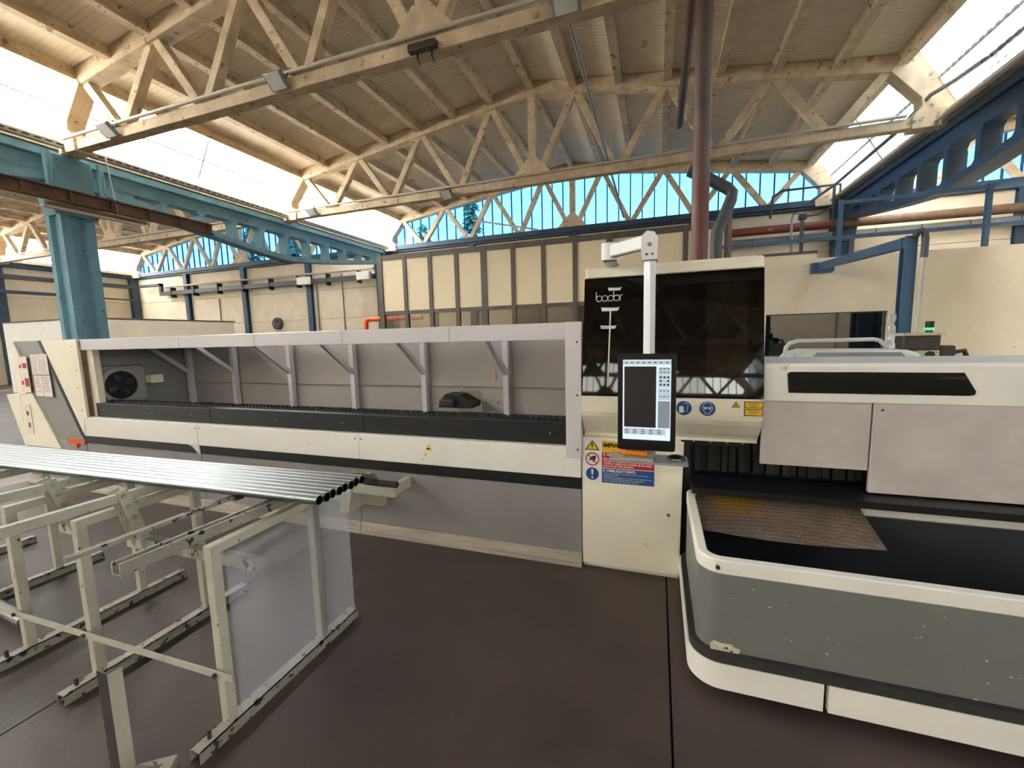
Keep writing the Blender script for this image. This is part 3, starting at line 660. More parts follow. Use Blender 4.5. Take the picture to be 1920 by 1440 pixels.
MB().tube([(4.95, 15.6, 5.9), (4.95, 15.6, 4.7)], 0.04, 8).build('pipe_drop', 'pipedark', t)

# blue gantry arm with motor head behind the right unit
t = T('gantry_arm', 'blue steel post with a horizontal arm reaching back to the partition wall', 'post', (2.87, 6.5, 0))
mb = MB(); mb.box(2.79, 2.91, 6.44, 6.46, 0, 2.72); mb.box(2.84, 2.86, 6.46, 6.54, 0, 2.72); mb.box(2.79, 2.91, 6.54, 6.56, 0, 2.72); mb.build('post', 'bluemetal', t)
MB().bar((2.85, 6.45, 2.65), (2.95, 9.84, 2.84), 0.1, 0.13).build('arm', 'bluemetal', t, 0.01)
box(2.8, 3.15, 9.7, 9.85, 2.72, 2.9).build('end_plate', 'bluemetal', t)
MB().tube([(2.86, 6.4, 2.7), (2.88, 6.38, 2.75), (2.91, 6.38, 2.76), (2.94, 6.38, 2.73), (2.95, 6.38, 2.66), (2.95, 6.38, 2.45)], 0.035, 12).build('flexible_hose', 'pipedark', t)
MB().tube([(2.945, 6.38, 2.48), (2.935, 6.38, 1.57)], 0.022, 12).build('braided_hose', 'conduit', t)
t = T('pump_unit', 'dark motor unit on a pedestal at the foot of the blue post', 'motor', (2.9, 6.2, 0))
box(2.5, 3.4, 5.9, 6.38, 0, 1.27).build('pedestal', 'panelgrey', t)
box(2.7, 3.04, 6.1, 6.36, 1.37, 1.55).build('motor_housing', 'darksteel', t, 0.02); box(2.68, 3.06, 6.08, 6.36, 1.54, 1.57).build('top_plate', 'chip', t)
box(2.82, 3.05, 6.12, 6.34, 1.27, 1.38).build('gear_case', 'chip', t, 0.02)
MB().prism(circ(2.95, 1.32, 0.04, 14), 'y', 6.09, 6.12).build('port', 'black', t)
box(3.06, 3.2, 6.14, 6.3, 1.27, 1.42).build('valve_block', 'darksteel', t, 0.02); MB().tube([(3.2, 6.2, 1.34), (3.3, 6.2, 1.36), (3.33, 6.2, 1.28)], 0.025, 8).build('valve_spout', 'darksteel', t)
t = T('signal_lamp', 'small black signal lamp with a green light ring', 'signal lamp', (2.98, 6.22, 1.57))
MB().tube([(2.98, 6.22, 1.57), (2.98, 6.22, 1.6)], 0.035, 14).build('base', 'darksteel', t); MB().tube([(2.98, 6.22, 1.6), (2.98, 6.22, 1.625)], 0.04, 14).build('green_ring', 'lampgreen', t)
MB().tube([(2.98, 6.22, 1.625), (2.98, 6.22, 1.7)], 0.04, 14).build('cap', 'lampoff', t)

# ================================================================== LASER MACHINE: tube loader (left)
t = T('tube_loader', 'long white and grey loader of the tube laser machine with an open black bed', 'laser machine', (-3.9, 3.4, 0))
YFc = 2.86
for a, b in ((-7.36, -6.14), (-6.13, -4.285), (-4.28, -2.395), (-2.39, -0.49)):
    box(a, b, YFc, 2.92, 0.1, 0.57).build('base_panel', 'basegrey', t, 0.004)
for a, b in ((-7.36, -4.285), (-4.28, -2.395), (-2.39, -0.49)):
    MB().prism([(2.825, 0.0), (2.92, 0.0), (2.92, 0.1), (2.85, 0.1), (2.835, 0.03), (2.825, 0.03)], 'x', a, b).build('plinth', 'plinthgrey', t)
box(-7.34, -0.49, 2.92, 4.05, 0.02, 0.86).build('bed_body', 'basegrey', t)
MB().prism([(-6.13, 0.57), (-4.3, 0.57), (-4.33, 0.6), (-4.37, 0.635), (-4.42, 0.652), (-6.12, 0.652)], 'y', 2.85, 2.93).build('black_band', 'black', t)
box(-4.275, -0.49, 2.85, 2.93, 0.57, 0.652).build('black_band', 'black', t)
MB().prism([(-4.43, 0.655), (-4.42, 0.653), (-4.37, 0.636), (-4.33, 0.601), (-4.3, 0.571), (-4.277, 0.571), (-4.277, 0.655)], 'y', 2.84, 2.93).build('white_tongue', 'white', t)
for a, b in ((-6.1, -4.285), (-4.28, -2.355), (-2.35, -0.49)):
    box(a, b, 2.84, 2.93, 0.654, 0.872).build('white_panel', 'white', t, 0.006)
for a in (-4.28, -2.36):
    for dx in (-0.03, 0.03): MB().prism(circ(a + dx, 0.83, 0.006, 10), 'y', 2.836, 2.842).build('bolt', 'darksteel', t)
for a, b in ((-5.93, -4.15), (-4.147, -2.33), (-2.327, -0.58)):
    box(a, b, 2.89, 2.95, 0.872, 1.028).build('bed_front', 'blacksatin', t, 0.004)
for x in (-5.8, -5.0, -4.4, -4.0, -3.3, -2.55, -0.72): MB().prism(circ(x, 0.95, 0.007, 8), 'y', 2.884, 2.892).build('bolt', 'galv', t)
def saw(y, z, h, x0, x1, p):
    n = int((x1 - x0) / p); P = [(x1, z - 0.06), (x0, z - 0.06)]
    for i in range(n): P += [(x0 + i * p, z), (x0 + i * p + p * 0.35, z), (x0 + (i + 0.5) * p, z + h), (x0 + i * p + p * 0.65, z)]
    vs = [(q[0], y, q[1]) for q in P]
    mb = MB(); top = P[2:]
    for i in range(n):
        xa = x0 + i * p; xb = xa + p
        mb.prism([(xa, z - 0.08), (xb, z - 0.08), (xb, z), ((xa + xb) / 2, z + h), (xa, z)], 'y', y, y + 0.02)
    return mb
saw(2.98, 1.03, 0.028, -5.85, -0.6, 0.0455).build('serrated_rail', 'black', t)
box(-5.95, -0.58, 2.95, 3.98, 0.862, 0.868).build('bed_floor', 'black', t)
sx = [-6.02, -4.43, -3.445, -2.47, -1.48, -0.595]
for a, b in zip(sx[:-1], sx[1:]): box(a + 0.001, b - 0.001, 2.86, 2.98, 1.617, 1.735).build('top_rail', 'lilac', t, 0.006)
box(-6.0, -5.0, 2.98, 4.05, 1.69, 1.73).build('roof_plate', 'innergrey', t)
box(-0.592, -0.482, 2.83, 2.9, 0.8, 1.737).build('right_post', 'lilac', t, 0.006); box(-0.592, -0.482, 2.9, 4.05, 0.86, 1.737).build('right_side', 'innergrey', t)
for z in (0.86, 1.24, 1.6): MB().prism(circ(-0.51, z, 0.007, 8), 'y', 2.824, 2.832).build('bolt', 'darksteel', t)
MB().prism([(-6.0, 0.872), (-5.9, 0.872), (-5.88, 1.0), (-5.89, 1.617), (-6.0, 1.617)], 'y', 2.9, 2.96).build('left_post', 'cream', t)
box(-6.03, -6.0, 2.86, 2.95, 0.88, 1.72).build('hinge_strip', 'rust', t)
# interior back wall with a cut-out
HX0, HX1, HZ0, HZ1 = -1.95, -1.71, 0.9, 1.1
for a, b in ((-6.0, -5.07), (-5.065, -4.14), (-4.135, -3.22), (-3.215, -2.3)): box(a, b, 3.98, 4.02, 0.86, 1.69).build('back_panel', 'innergrey', t)
for a in ((-2.295, HX0, 0.86, 1.69), (HX1, -1.37, 0.86, 1.69), (HX0, HX1, HZ1, 1.69), (-1.365, -0.5, 0.86, 1.69)): box(a[0], a[1], 3.98, 4.02, a[2], a[3]).build('back_panel', 'innergrey', t)
for x in (-6.06 + 0.12, -5.12, -4.19, -3.27, -2.35, -1.42):
    box(x - 0.028, x + 0.028, 3.91, 3.97, 0.86, 1.69).build('stanchion', 'lilac', t)
    MB().bar((x - 0.0, 3.93, 1.28), (x, 3.42, 1.68), 0.045, 0.045).build('brace', 'lilac', t)
box(-5.98, -0.6, 3.95, 3.975, 1.14, 1.142).build('panel_seam', 'chuckgrey', t)
box(-2.3, -1.5, 4.3, 4.33, 0.5, 1.3).build('rear_cover', 'cream', t)  # cream plate added behind the cut-out so the opening shows bright
# gripper near the cut-out
g = MB(); g.prism([(-2.1, 0.95), (-1.72, 0.95), (-1.7, 1.0), (-1.86, 1.08), (-2.02, 1.09), (-2.08, 1.02)], 'y', 3.75, 3.95); g.build('tube_gripper', 'black', t, 0.01)
box(-2.06, -1.9, 3.7, 3.76, 0.97, 1.04).build('gripper_jaw', 'darksteel', t, 0.01)
for x in (-1.66, -1.53, -1.46): MB().prism(circ(x, 0.975, 0.007, 8), 'y', 3.97, 3.98).build('bolt', 'black', t)
box(-1.56, -1.545, 3.972, 3.98, 1.22, 1.33).build('gauge_label', 'printpale', t)
# chuck at the left end, its face towards +X
c_ = box(-6.02, -5.97, 2.9, 3.42, 0.97, 1.43).build('chuck_housing', 'chuckgrey', t, 0.04)
MB().prism(rrect(2.91, 0.98, 3.41, 1.42, 0.06, 5), 'x', -5.972, -5.955).build('housing_rim', 'innergrey', c_)
mb = MB(); o_ = circ(3.14, 1.2, 0.225, 32); i_ = circ(3.14, 1.2, 0.165, 32)
vs = [(-5.95, p[0], p[1]) for p in o_] + [(-5.9, p[0], p[1]) for p in circ(3.14, 1.2, 0.21, 32)] + [(-5.9, p[0], p[1]) for p in i_] + [(-5.95, p[0], p[1]) for p in i_]
fs = [(k * 32 + i, k * 32 + (i + 1) % 32, (k + 1) * 32 + (i + 1) % 32, (k + 1) * 32 + i) for k in range(3) for i in range(32)]
mb.add(vs, fs); mb.build('chuck_ring', 'innergrey', t)
MB().prism(circ(3.14, 1.2, 0.168, 24), 'x', -5.952, -5.925).build('chuck_jaws', 'black', t)
for a in range(4):
    an = a * math.pi / 2 + 0.4; MB().bar((-5.915, 3.14 + 0.05 * math.cos(an), 1.2 + 0.05 * math.sin(an)), (-5.915, 3.14 + 0.14 * math.cos(an), 1.2 + 0.13 * math.sin(an)), 0.05, 0.03, (1, 0, 0)).build('jaw', 'darksteel', t)
box(-5.97, -5.86, 3.42, 3.56, 1.19, 1.29).build('sensor_box', 'cream', t, 0.006)
# end section with slanted stripes
MB().prism([(-7.34, 0.02), (-6.1, 0.02), (-6.02, 0.88), (-6.02, 1.738), (-7.3, 1.738)], 'y', 2.87, 4.05).build('end_body', 'endgrey', t)
MB().prism([(-6.68, 1.738), (-6.02, 1.738), (-6.01, 0.855), (-6.06, 0.86), (-6.1, 0.655)][::-1], 'y', 2.835, 2.872).build('end_cover', 'cream', t, 0.004)
MB().prism([(-6.79, 1.738), (-6.66, 1.738), (-6.08, 0.66), (-6.13, 0.57), (-6.21, 0.66)][::-1], 'y', 2.855, 2.875).build('slanted_band', 'black', t)
MB().prism([(-7.3, 1.1), (-7.05, 1.12), (-6.62, 0.47), (-7.34, 0.47)][::-1], 'y', 2.85, 2.872).build('slanted_panel', 'cream', t)
MB().prism([(-7.3, 1.738), (-7.285, 1.738), (-7.16, 1.5), (-7.16, 1.12), (-7.33, 1.1)][::-1], 'y', 2.85, 2.872).build('edge_panel', 'cream', t)
MB().prism([(-7.63, 1.09), (-7.34, 1.1), (-7.36, 0.45), (-7.39, 0.45)][::-1], 'y', 2.86, 3.2).build('end_flap', 'cream', t)
for x, z in ((-6.07, 0.95), (-6.09, 1.2), (-6.08, 1.4), (-6.1, 1.66)): MB().prism(circ(x, z, 0.008, 8), 'y', 2.828, 2.836).build('bolt', 'conduit', t)
for (x0, x1, z0, z1) in ((-6.97, -6.81, 1.345, 1.58), (-6.8, -6.64, 1.345, 1.585), (-6.96, -6.8, 1.09, 1.335), (-6.79, -6.63, 1.085, 1.335)):
    p = box(x0, x1, 2.848, 2.852, z0, z1).build('paper_notice', 'paper', t)
    for j in range(9):
        if random.random() < 0.85: box(x0 + 0.015, x1 - 0.02 - random.random() * 0.05, 2.8465, 2.848, z1 - 0.03 - j * 0.023, z1 - 0.022 - j * 0.023).build('print_line', 'printpale', p)
p = box(-7.24, -7.05, 2.846, 2.85, 1.13, 1.56).build('paper_notice', 'paper', t)
for a in ((-7.22, -7.18, 1.42, 1.46), (-7.15, -7.07, 1.42, 1.48), (-7.14, -7.06, 1.2, 1.3), (-7.21, -7.17, 1.22, 1.27)): box(a[0], a[1], 2.844, 2.846, a[2], a[3]).build('red_print', 'printred', p)
p = box(-7.25, -7.12, 2.843, 2.848, 0.62, 0.98).build('paper_notice', 'paper', t)
for a in ((-7.21, -7.16, 0.85, 0.9), (-7.2, -7.16, 0.7, 0.76)): box(a[0], a[1], 2.841, 2.843, a[2], a[3]).build('red_print', 'printred', p)
MB().prism([(-6.47, 0.598), (-6.14, 0.588), (-6.14, 0.555), (-6.27, 0.555), (-6.3, 0.5), (-6.34, 0.55), (-6.46, 0.56)][::-1], 'y', 2.843, 2.872).build('orange_tape', 'orange', t)
# arms and brackets at the base near the tube ends
MB().tube([(-2.16, 2.3, 0.7), (-2.08, 2.62, 0.6)], 0.024, 10).build('pusher_pin', 'rust', t)
box(-2.3, -1.86, 2.6, 2.64, 0.46, 0.54).build('arm_plate', 'rackpaint', t, 0.004); MB().tube([(-2.12, 2.6, 0.565), (-1.83, 2.6, 0.565)], 0.024, 10).build('rubber_roller', 'rubber', t)
box(-2.3, -2.26, 2.6, 2.9, 0.46, 0.54).build('arm_bracket', 'rackpaint', t); box(-1.92, -1.88, 2.62, 2.9, 0.46, 0.54).build('arm_bracket', 'rackpaint', t)
MB().prism([(-2.36, 0.5), (-2.24, 0.5), (-2.28, 0.3), (-2.36, 0.3)], 'y', 2.58, 2.86).build('arm_bracket', 'rackpaint', t)
box(-2.75, -2.12, 2.8, 2.86, 0.28, 0.4).build('bracket_plate', 'rackpaint', t, 0.004)
s_ = MB(); s_.prism([(-1.72, 0.775), (-1.66, 0.775), (-1.69, 0.825)], 'y', 2.836, 2.84); s_.build('warning_sticker', 'signyellow', t)
MB().prism([(-1.705, 0.782), (-1.675, 0.782), (-1.682, 0.797), (-1.7, 0.795)], 'y', 2.834, 2.836).build('sticker_symbol', 'ink', t)

# ================================================================== CUTTING CABIN
t = T('cutting_cabin', 'white cabin with a glossy black front panel and signs on its lower hood', 'laser machine', (0.06, 3.3, 0))
X0, X1 = -0.472, 0.602
box(X0, X1, 2.97, 3.95, 0.97, 2.06).build('cabin_body', 'blacksatin', t)
MB().prism([(2.9, 2.02), (2.93, 2.095), (3.95, 2.12), (3.95, 2.02)][::-1], 'x', X0 + 0.01, X1 - 0.004).build('roof_cap', 'cream', t, 0.012)
bt = MB(); bt.prism([(2.81, 1.242), (2.97, 1.242), (2.97, 2.02), (2.9345, 2.02)][::-1], 'x', X0, X1); bp = bt.build('black_panel', 'blackgloss', t)
bt = MB(); bt.prism([(2.8455, 1.3), (2.86, 1.3), (2.93, 1.96), (2.9165, 1.96)][::-1], 'x', 0.275, 0.52)
yz = lambda z: 2.81 + (z - 1.242) * 0.16
MB().prism([(yz(1.26) - 0.002, 1.26), (yz(1.26) + 0.01, 1.26), (yz(1.965) + 0.01, 1.965), (yz(1.965) - 0.002, 1.965)][::-1], 'x', 0.285, 0.515).build('viewing_window', 'blackwindow', t)
MB().prism([(2.8, 1.24), (2.8, 1.135), (2.807, 1.105), (2.825, 1.075), (2.88, 1.01), (2.91, 0.985), (2.925, 0.965), (2.925, 0.945), (3.3, 0.945), (3.3, 1.24)], 'x', X0 - 0.005, X1 - 0.004).build('hood', 'cream', t)
# logo and tapes on the black panel
def onp(x, z): return (x, yz(z) - 0.003, z)
lg = T('_', '_', '_', (-0.31, yz(1.89), 1.87)); lg.name = 'bodor_logo'; lg.parent = t; lg.location = Vector((-0.31, yz(1.89), 1.87)) - WL[t.name]
for k_2 in ('label', 'category'): del lg[k_2]
WL[lg.name] = Vector((-0.31, yz(1.89), 1.87))
for q, cx in enumerate((-0.372, -0.334, -0.296, -0.258)):
    MB().tube([onp(cx + 0.019 * math.cos(a * math.pi / 12), 1.885 + 0.019 * math.sin(a * math.pi / 12)) for a in range(25)], 0.0026, 6, cap=False).build('letter_bowl', 'tapewhite', lg)
for a, b in (((-0.391, 1.93), (-0.391, 1.885)), ((-0.277, 1.93), (-0.277, 1.885)), ((-0.236, 1.904), (-0.236, 1.866))):
    MB().tube([onp(*a), onp(*b)], 0.0026, 6).build('letter_stem', 'tapewhite', lg)
MB().tube([onp(-0.236, 1.885), onp(-0.233, 1.898), onp(-0.226, 1.904), onp(-0.218, 1.905)], 0.0026, 6).build('letter_arm', 'tapewhite', lg)
for z0, z1, xa, xb in ((1.935, 1.955, -0.31, -0.225), (1.8, 1.825, -0.352, -0.238), (1.683, 1.706, -0.356, -0.255)):
    MB().prism([(xa, z0), (xb - 0.01, z0), (xb, z1), (xb - 0.02, z1 - 0.004), (xa - 0.005, z1)], 'y', yz(z0) - 0.006, yz(z0) - 0.0).build('tape_strip', 'tapewhite', t)
MB().bar((-0.296, yz(1.8) - 0.005, 1.8), (-0.306, yz(1.3) - 0.005, 1.3), 0.009, 0.004, (0, -1, 0)).build('white_line', 'tapewhite', t)  # thin white strip running down the black panel
def disc(name, x, z, y, r, mat, parent, n=32): return MB().prism(circ(x, z, r, n), 'y', y, y + 0.002).build(name, mat, parent)
YH = 2.796
for k, x in enumerate((0.163, 0.297)):
    d_ = disc('blue_sign', x, 1.178, YH, 0.047, 'signwhite', t); disc('blue_field', x, 1.178, YH - 0.001, 0.0445, 'signblue', d_)
    if k == 0:
        MB().prism([(x - 0.028, 1.15), (x - 0.002, 1.15), (x - 0.002, 1.185), (x - 0.01, 1.192), (x - 0.028, 1.188)], 'y', YH - 0.003, YH - 0.001).build('sign_glove', 'signwhite', d_)
        MB().tube([(x + 0.0, YH - 0.002, 1.16), (x + 0.018, YH - 0.002, 1.16), (x + 0.024, YH - 0.002, 1.2), (x + 0.014, YH - 0.002, 1.213), (x - 0.004, YH - 0.002, 1.205)], 0.002, 6).build('sign_hand', 'signwhite', d_)
    else:
        hd = [(x - 0.025, 1.19), (x - 0.022, 1.205), (x - 0.01, 1.216), (x + 0.01, 1.216), (x + 0.022, 1.205), (x + 0.025, 1.19), (x + 0.03, 1.183), (x + 0.022, 1.165), (x + 0.01, 1.147), (x - 0.01, 1.147), (x - 0.022, 1.165), (x - 0.03, 1.183), (x - 0.025, 1.19)]
        MB().tube([(p[0], YH - 0.002, p[1]) for p in hd], 0.0018, 6).build('sign_head', 'signwhite', d_)
        for s in (-1, 1): MB().prism([(x + s * 0.002, 1.188), (x + s * 0.022, 1.188), (x + s * 0.017, 1.174), (x + s * 0.006, 1.174)][::s], 'y', YH - 0.003, YH - 0.001).build('sign_goggle', 'signwhite', d_)
d_ = MB().prism([(0.43, 1.19), (0.476, 1.19), (0.453, 1.228)], 'y', YH, YH + 0.003).build('laser_sign', 'ink', t)
MB().prism([(0.436, 1.1935), (0.47, 1.1935), (0.453, 1.221)], 'y', YH - 0.001, YH + 0.001).build('laser_field', 'signyellow', d_)
disc('laser_dot', 0.453, 1.202, YH - 0.002, 0.005, 'ink', d_, 10)
for z0, z1 in ((1.189, 1.229), (1.142, 1.184)):
    d_ = box(0.497, 0.596, YH, YH + 0.003, z0, z1).build('yellow_label', 'ink', t); box(0.501, 0.592, YH - 0.001, YH + 0.001, z0 + 0.004, z1 - 0.004).build('label_field', 'signyellow', d_)
    for j in range(3): box(0.515 + 0.006 * j, 0.578 - 0.007 * j, YH - 0.002, YH - 0.0009, z1 - 0.014 - j * 0.008, z1 - 0.0115 - j * 0.008).build('label_line', 'rust', d_)

# ================================================================== CONTROL CABINET
t = T('control_cabinet', 'cream control cabinet with an Italian electrical warning sign on its front', 'cabinet', (-0.16, 3.1, 0))
MB().prism([(-0.484, 0.03), (0.157, 0.03), (0.172, 0.945), (-0.484, 0.945)], 'y', 2.85, 2.875).build('door', 'cream', t, 0.005)
box(-0.48, 0.155, 2.878, 3.4, 0.0, 0.945).build('cabinet_body', 'cream', t)
box(-0.47, 0.14, 2.9, 3.3, -0.0, 0.03).build('plinth', 'black', t)
MB().prism(circ(0.085, 0.45, 0.008, 10), 'y', 2.842, 2.85).build('lock', 'darksteel', t)
sg = box(-0.472, -0.004, 2.843, 2.849, 0.63, 0.935).build('warning_sign', 'signwhite', t, 0.003)
ys_ = 2.8425
box(-0.347, -0.008, ys_ - 0.001, ys_ + 0.001, 0.855, 0.928).build('yellow_field', 'signyellow', sg)
box(-0.347, -0.008, ys_ - 0.001, ys_ + 0.001, 0.743, 0.85).build('red_field', 'signred', sg)
box(-0.347, -0.008, ys_ - 0.001, ys_ + 0.001, 0.638, 0.738).build('blue_field', 'signblue', sg)
text('sign_text', 'IMPIANTI', 'ink', -0.338, 0.887, ys_ - 0.0025, 0.04, sg, bold=0.0012)
for j, s in enumerate(('Eseguire lavori su impianti sotto tensione.', 'Toccare gli impianti se non si è autorizzati.', 'Togliere i ripari e le custodie di sicurezza', 'prima di aver tolto tensione.')):
    text('sign_text', s, 'signwhite', -0.337, 0.802 - j * 0.0165, ys_ - 0.0025, 0.0185, sg, width=0.315 if j < 3 else 0.2, bold=0.0004)
text('sign_text', 'È VIETATO:', 'signwhite', -0.337, 0.825, ys_ - 0.0025, 0.026, sg, bold=0.0006)
text('sign_text', 'È OBBLIGATORIO:', 'signwhite', -0.339, 0.715, ys_ - 0.0025, 0.026, sg, width=0.215, bold=0.0006)
for j, s in enumerate(('Aprire gli interruttori di alimentazione del circuito, prima', 'di effettuare lavori.', 'Assicurarsi del collegamento a terra prima di iniziare i lavori.', 'Tenersi ben isolati da terra, con mani e piedi asciutti.', 'Tenere isolati gli attrezzi elettrici portatili.')):
    text('sign_text', s, 'signwhite', -0.336, 0.7 - j * 0.0128, ys_ - 0.0025, 0.012, sg, width=(0.29, 0.1, 0.315, 0.27, 0.235)[j])
MB().prism([(-0.462, 0.86), (-0.362, 0.86), (-0.412, 0.93)], 'y', ys_ - 0.001, ys_ + 0.001).build('triangle_border', 'ink', sg)
MB().prism([(-0.45, 0.866), (-0.374, 0.866), (-0.412, 0.92)], 'y', ys_ - 0.002, ys_).build('triangle_field', 'signyellow', sg)
MB().prism([(-0.414, 0.912), (-0.406, 0.912), (-0.412, 0.896), (-0.404, 0.898), (-0.412, 0.872), (-0.414, 0.89), (-0.421, 0.889)], 'y', ys_ - 0.003, ys_ - 0.002).build('lightning_bolt', 'ink', sg)
MB().tube([(-0.412 + 0.043 * math.cos(a * math.pi / 12), ys_, 0.797 + 0.043 * math.sin(a * math.pi / 12)) for a in range(25)], 0.004, 6, cap=False).build('prohibition_ring', 'signred', sg)
MB().bar((-0.442, ys_ - 0.001, 0.827), (-0.382, ys_ - 0.001, 0.767), 0.006, 0.002, (0, 1, 0)).build('prohibition_bar', 'signred', sg)
MB().prism([(-0.435, 0.785), (-0.415, 0.79), (-0.405, 0.775), (-0.395, 0.783), (-0.385, 0.815), (-0.4, 0.822), (-0.425, 0.81)], 'y', ys_ - 0.0005, ys_ + 0.0005).build('hand_symbol', 'ink', sg)
disc('mandatory_disc', -0.412, 0.693, ys_ - 0.001, 0.044, 'signblue', sg)
MB().prism([(-0.42, 0.725), (-0.404, 0.725), (-0.408, 0.685), (-0.416, 0.685)][::-1], 'y', ys_ - 0.003, ys_ - 0.001).build('exclamation', 'signwhite', sg); disc('exclamation_dot', -0.412, 0.668, ys_ - 0.003, 0.007, 'signwhite', sg, 12)

# ================================================================== OPERATOR PANEL
t = T('operator_panel', 'portrait monitor hanging from a white swivel arm in front of the black cabin', 'monitor', (-0.05, 2.46, 0.88))
MB().prism(rrect(-0.21, 0.985, 0.102, 1.535, 0.015, 4), 'y', 2.45, 2.49).build('monitor_body', 'plasticblack', t, 0.004)
sc_ = box(-0.181, 0.075, 2.447, 2.451, 1.042, 1.502).build('screen', 'screenlight', t)
ym_ = 2.4465
def ui(x0, x1, z0, z1, mat, nm, d=0.0): box(-0.181 + x0 * 0.256, -0.181 + x1 * 0.256, ym_ - d - 0.0004, ym_ - d, 1.502 - z1 * 0.46, 1.502 - z0 * 0.46).build(nm, mat, sc_)
ui(0.03, 0.7, 0.08, 0.83, 'canvasdark', 'drawing_canvas'); ui(0.74, 0.985, 0.09, 0.18, 'screenpanel', 'button_panel'); ui(0.74, 0.985, 0.185, 0.335, 'screenpanel', 'button_panel')
ui(0.74, 0.985, 0.345, 0.49, 'screenpanel', 'button_panel'); ui(0.74, 0.985, 0.5, 0.83, 'screenreflect', 'button_panel'); ui(0.0, 1.0, 0.01, 0.06, 'screenpanel', 'tool_bar')  # lowest button panel coloured dim grey for a reflection on the screen
ui(0.03, 0.9, 0.845, 0.92, 'screenpanel', 'status_table'); ui(0.0, 1.0, 0.985, 1.0, 'canvasdark', 'task_bar')
for a in range(3):
    for b in range(3):
        if (a, b) != (1, 1): ui(0.77 + a * 0.075, 0.81 + a * 0.075, 0.2 + b * 0.045, 0.222 + b * 0.045, 'canvasdark', 'jog_button', 0.0005)
for a in range(3):
    for b in range(2): ui(0.765 + a * 0.075, 0.815 + a * 0.075, 0.105 + b * 0.04, 0.115 + b * 0.04, 'canvasdark', 'menu_mark', 0.0005); ui(0.765 + a * 0.075, 0.815 + a * 0.075, 0.37 + b * 0.07, 0.378 + b * 0.07, 'canvasdark', 'menu_mark', 0.0005)
for a in range(8): ui(0.05 + a * 0.12, 0.1 + a * 0.12, 0.028, 0.04, 'canvasdark', 'menu_mark', 0.0005)
for a in range(5):
    for b in range(3): ui(0.05 + a * 0.17, 0.13 + a * 0.17, 0.857 + b * 0.022, 0.865 + b * 0.022, 'canvasdark', 'menu_mark', 0.0005)
box(-0.095, 0.085, 2.49, 2.53, 1.05, 1.45).build('rear_cover', 'plasticblack', t, 0.01)
MB().prism([(-0.043 + 0.033 * math.cos(math.radians(a)), 2.49 + 0.033 * math.sin(math.radians(a))) for a in (8, 98, 188, 278)], 'z', 1.5, 2.06).build('drop_tube', 'postwhite', t, 0.004)
MB().prism([(-0.082, 2.04), (-0.004, 2.04), (-0.002, 2.15), (-0.02, 2.185), (-0.06, 2.195), (-0.09, 2.165), (-0.09, 2.1)], 'y', 2.44, 2.54).build('elbow', 'postwhite', t, 0.004)
for x in (-0.06, -0.03): MB().prism(circ(x, 2.07, 0.006, 8), 'y', 2.434, 2.442).build('bolt', 'darksteel', t)
MB().prism(circ(-0.045, 2.12, 0.011, 12), 'y', 2.434, 2.442).build('pivot_cap', 'galv', t)
MB().bar((-0.05, 2.49, 2.145), (-0.275, 2.72, 2.15), 0.06, 0.075).build('swing_arm', 'postwhite', t, 0.01)
MB().tube([(-0.285, 2.73, 2.1), (-0.285, 2.73, 2.2)], 0.05, 16).build('arm_pivot', 'postwhite', t)
MB().bar((-0.285, 2.73, 2.115), (-0.285, 3.02, 2.115), 0.08, 0.03).build('arm_foot', 'postwhite', t)
MB().prism(rrect(-0.262, 2.515, 0.178, 2.7, 0.02, 4), 'z', 0.886, 0.897).build('keyboard_shelf', 'shelfgrey', t)
box(-0.08, -0.0, 2.64, 2.68, 0.89, 1.0).build('shelf_bracket', 'shelfgrey', t)
t = T('keyboard', 'beige grimy keyboard on the shelf under the monitor', 'keyboard', (-0.14, 2.57, 0.898))
MB().prism([(2.52, 0.898), (2.63, 0.898), (2.63, 0.918), (2.52, 0.908)], 'x', -0.262, -0.012).build('keyboard_base', 'keyboard', t, 0.003)
for r in range(4):
    for k in range(12):
        xa = -0.256 + k * 0.0203; ya = 2.525 + r * 0.026
        box(xa, xa + 0.017, ya, ya + 0.022, 0.909 + r * 0.0024, 0.916 + r * 0.0024).build('key', 'keyboard', t)
t = T('remote_control', 'orange remote control lying on the keyboard', 'remote control', (-0.115, 2.56, 0.925))
MB().prism(rrect(-0.195, 2.545, -0.045, 2.6, 0.012, 4), 'z', 0.926, 0.952).build('remote_body', 'orangeplastic', t, 0.006)
box(-0.17, -0.06, 2.552, 2.593, 0.9525, 0.954).build('key_field', 'rubber', t)
for k in range(6): box(-0.163 + k * 0.017, -0.153 + k * 0.017, 2.56, 2.585, 0.954, 0.957).build('remote_key', 'keyboard', t)
box(-0.215, -0.19, 2.56, 2.585, 0.93, 0.945).build('remote_tip', 'orangeplastic', t, 0.005)
t = T('computer_mouse', 'black and grey computer mouse at the right end of the keyboard shelf', 'mouse', (0.115, 2.6, 0.898))
n = 10; vs = []; fs = []
for i in range(n + 1):
    u = i / n * math.pi; rr = 0.032 * math.sin(u) ** 0.6 + 0.001
    for j in range(9):
        v = j / 8 * math.pi; vs.append((0.115 - 0.052 * math.cos(u), 2.6 + rr * math.cos(v), 0.898 + 0.034 * math.sin(v) * (math.sin(u) ** 0.6)))
fs = [(i * 9 + j, i * 9 + j + 1, (i + 1) * 9 + j + 1, (i + 1) * 9 + j) for i in range(n) for j in range(8)]
mb = MB(); mb.add(vs, fs); mb.sm = True; mb.build('mouse_shell', 'plasticblack', t)
box(0.09, 0.14, 2.568, 2.572, 0.902, 0.912).build('side_strip', 'galv', t)

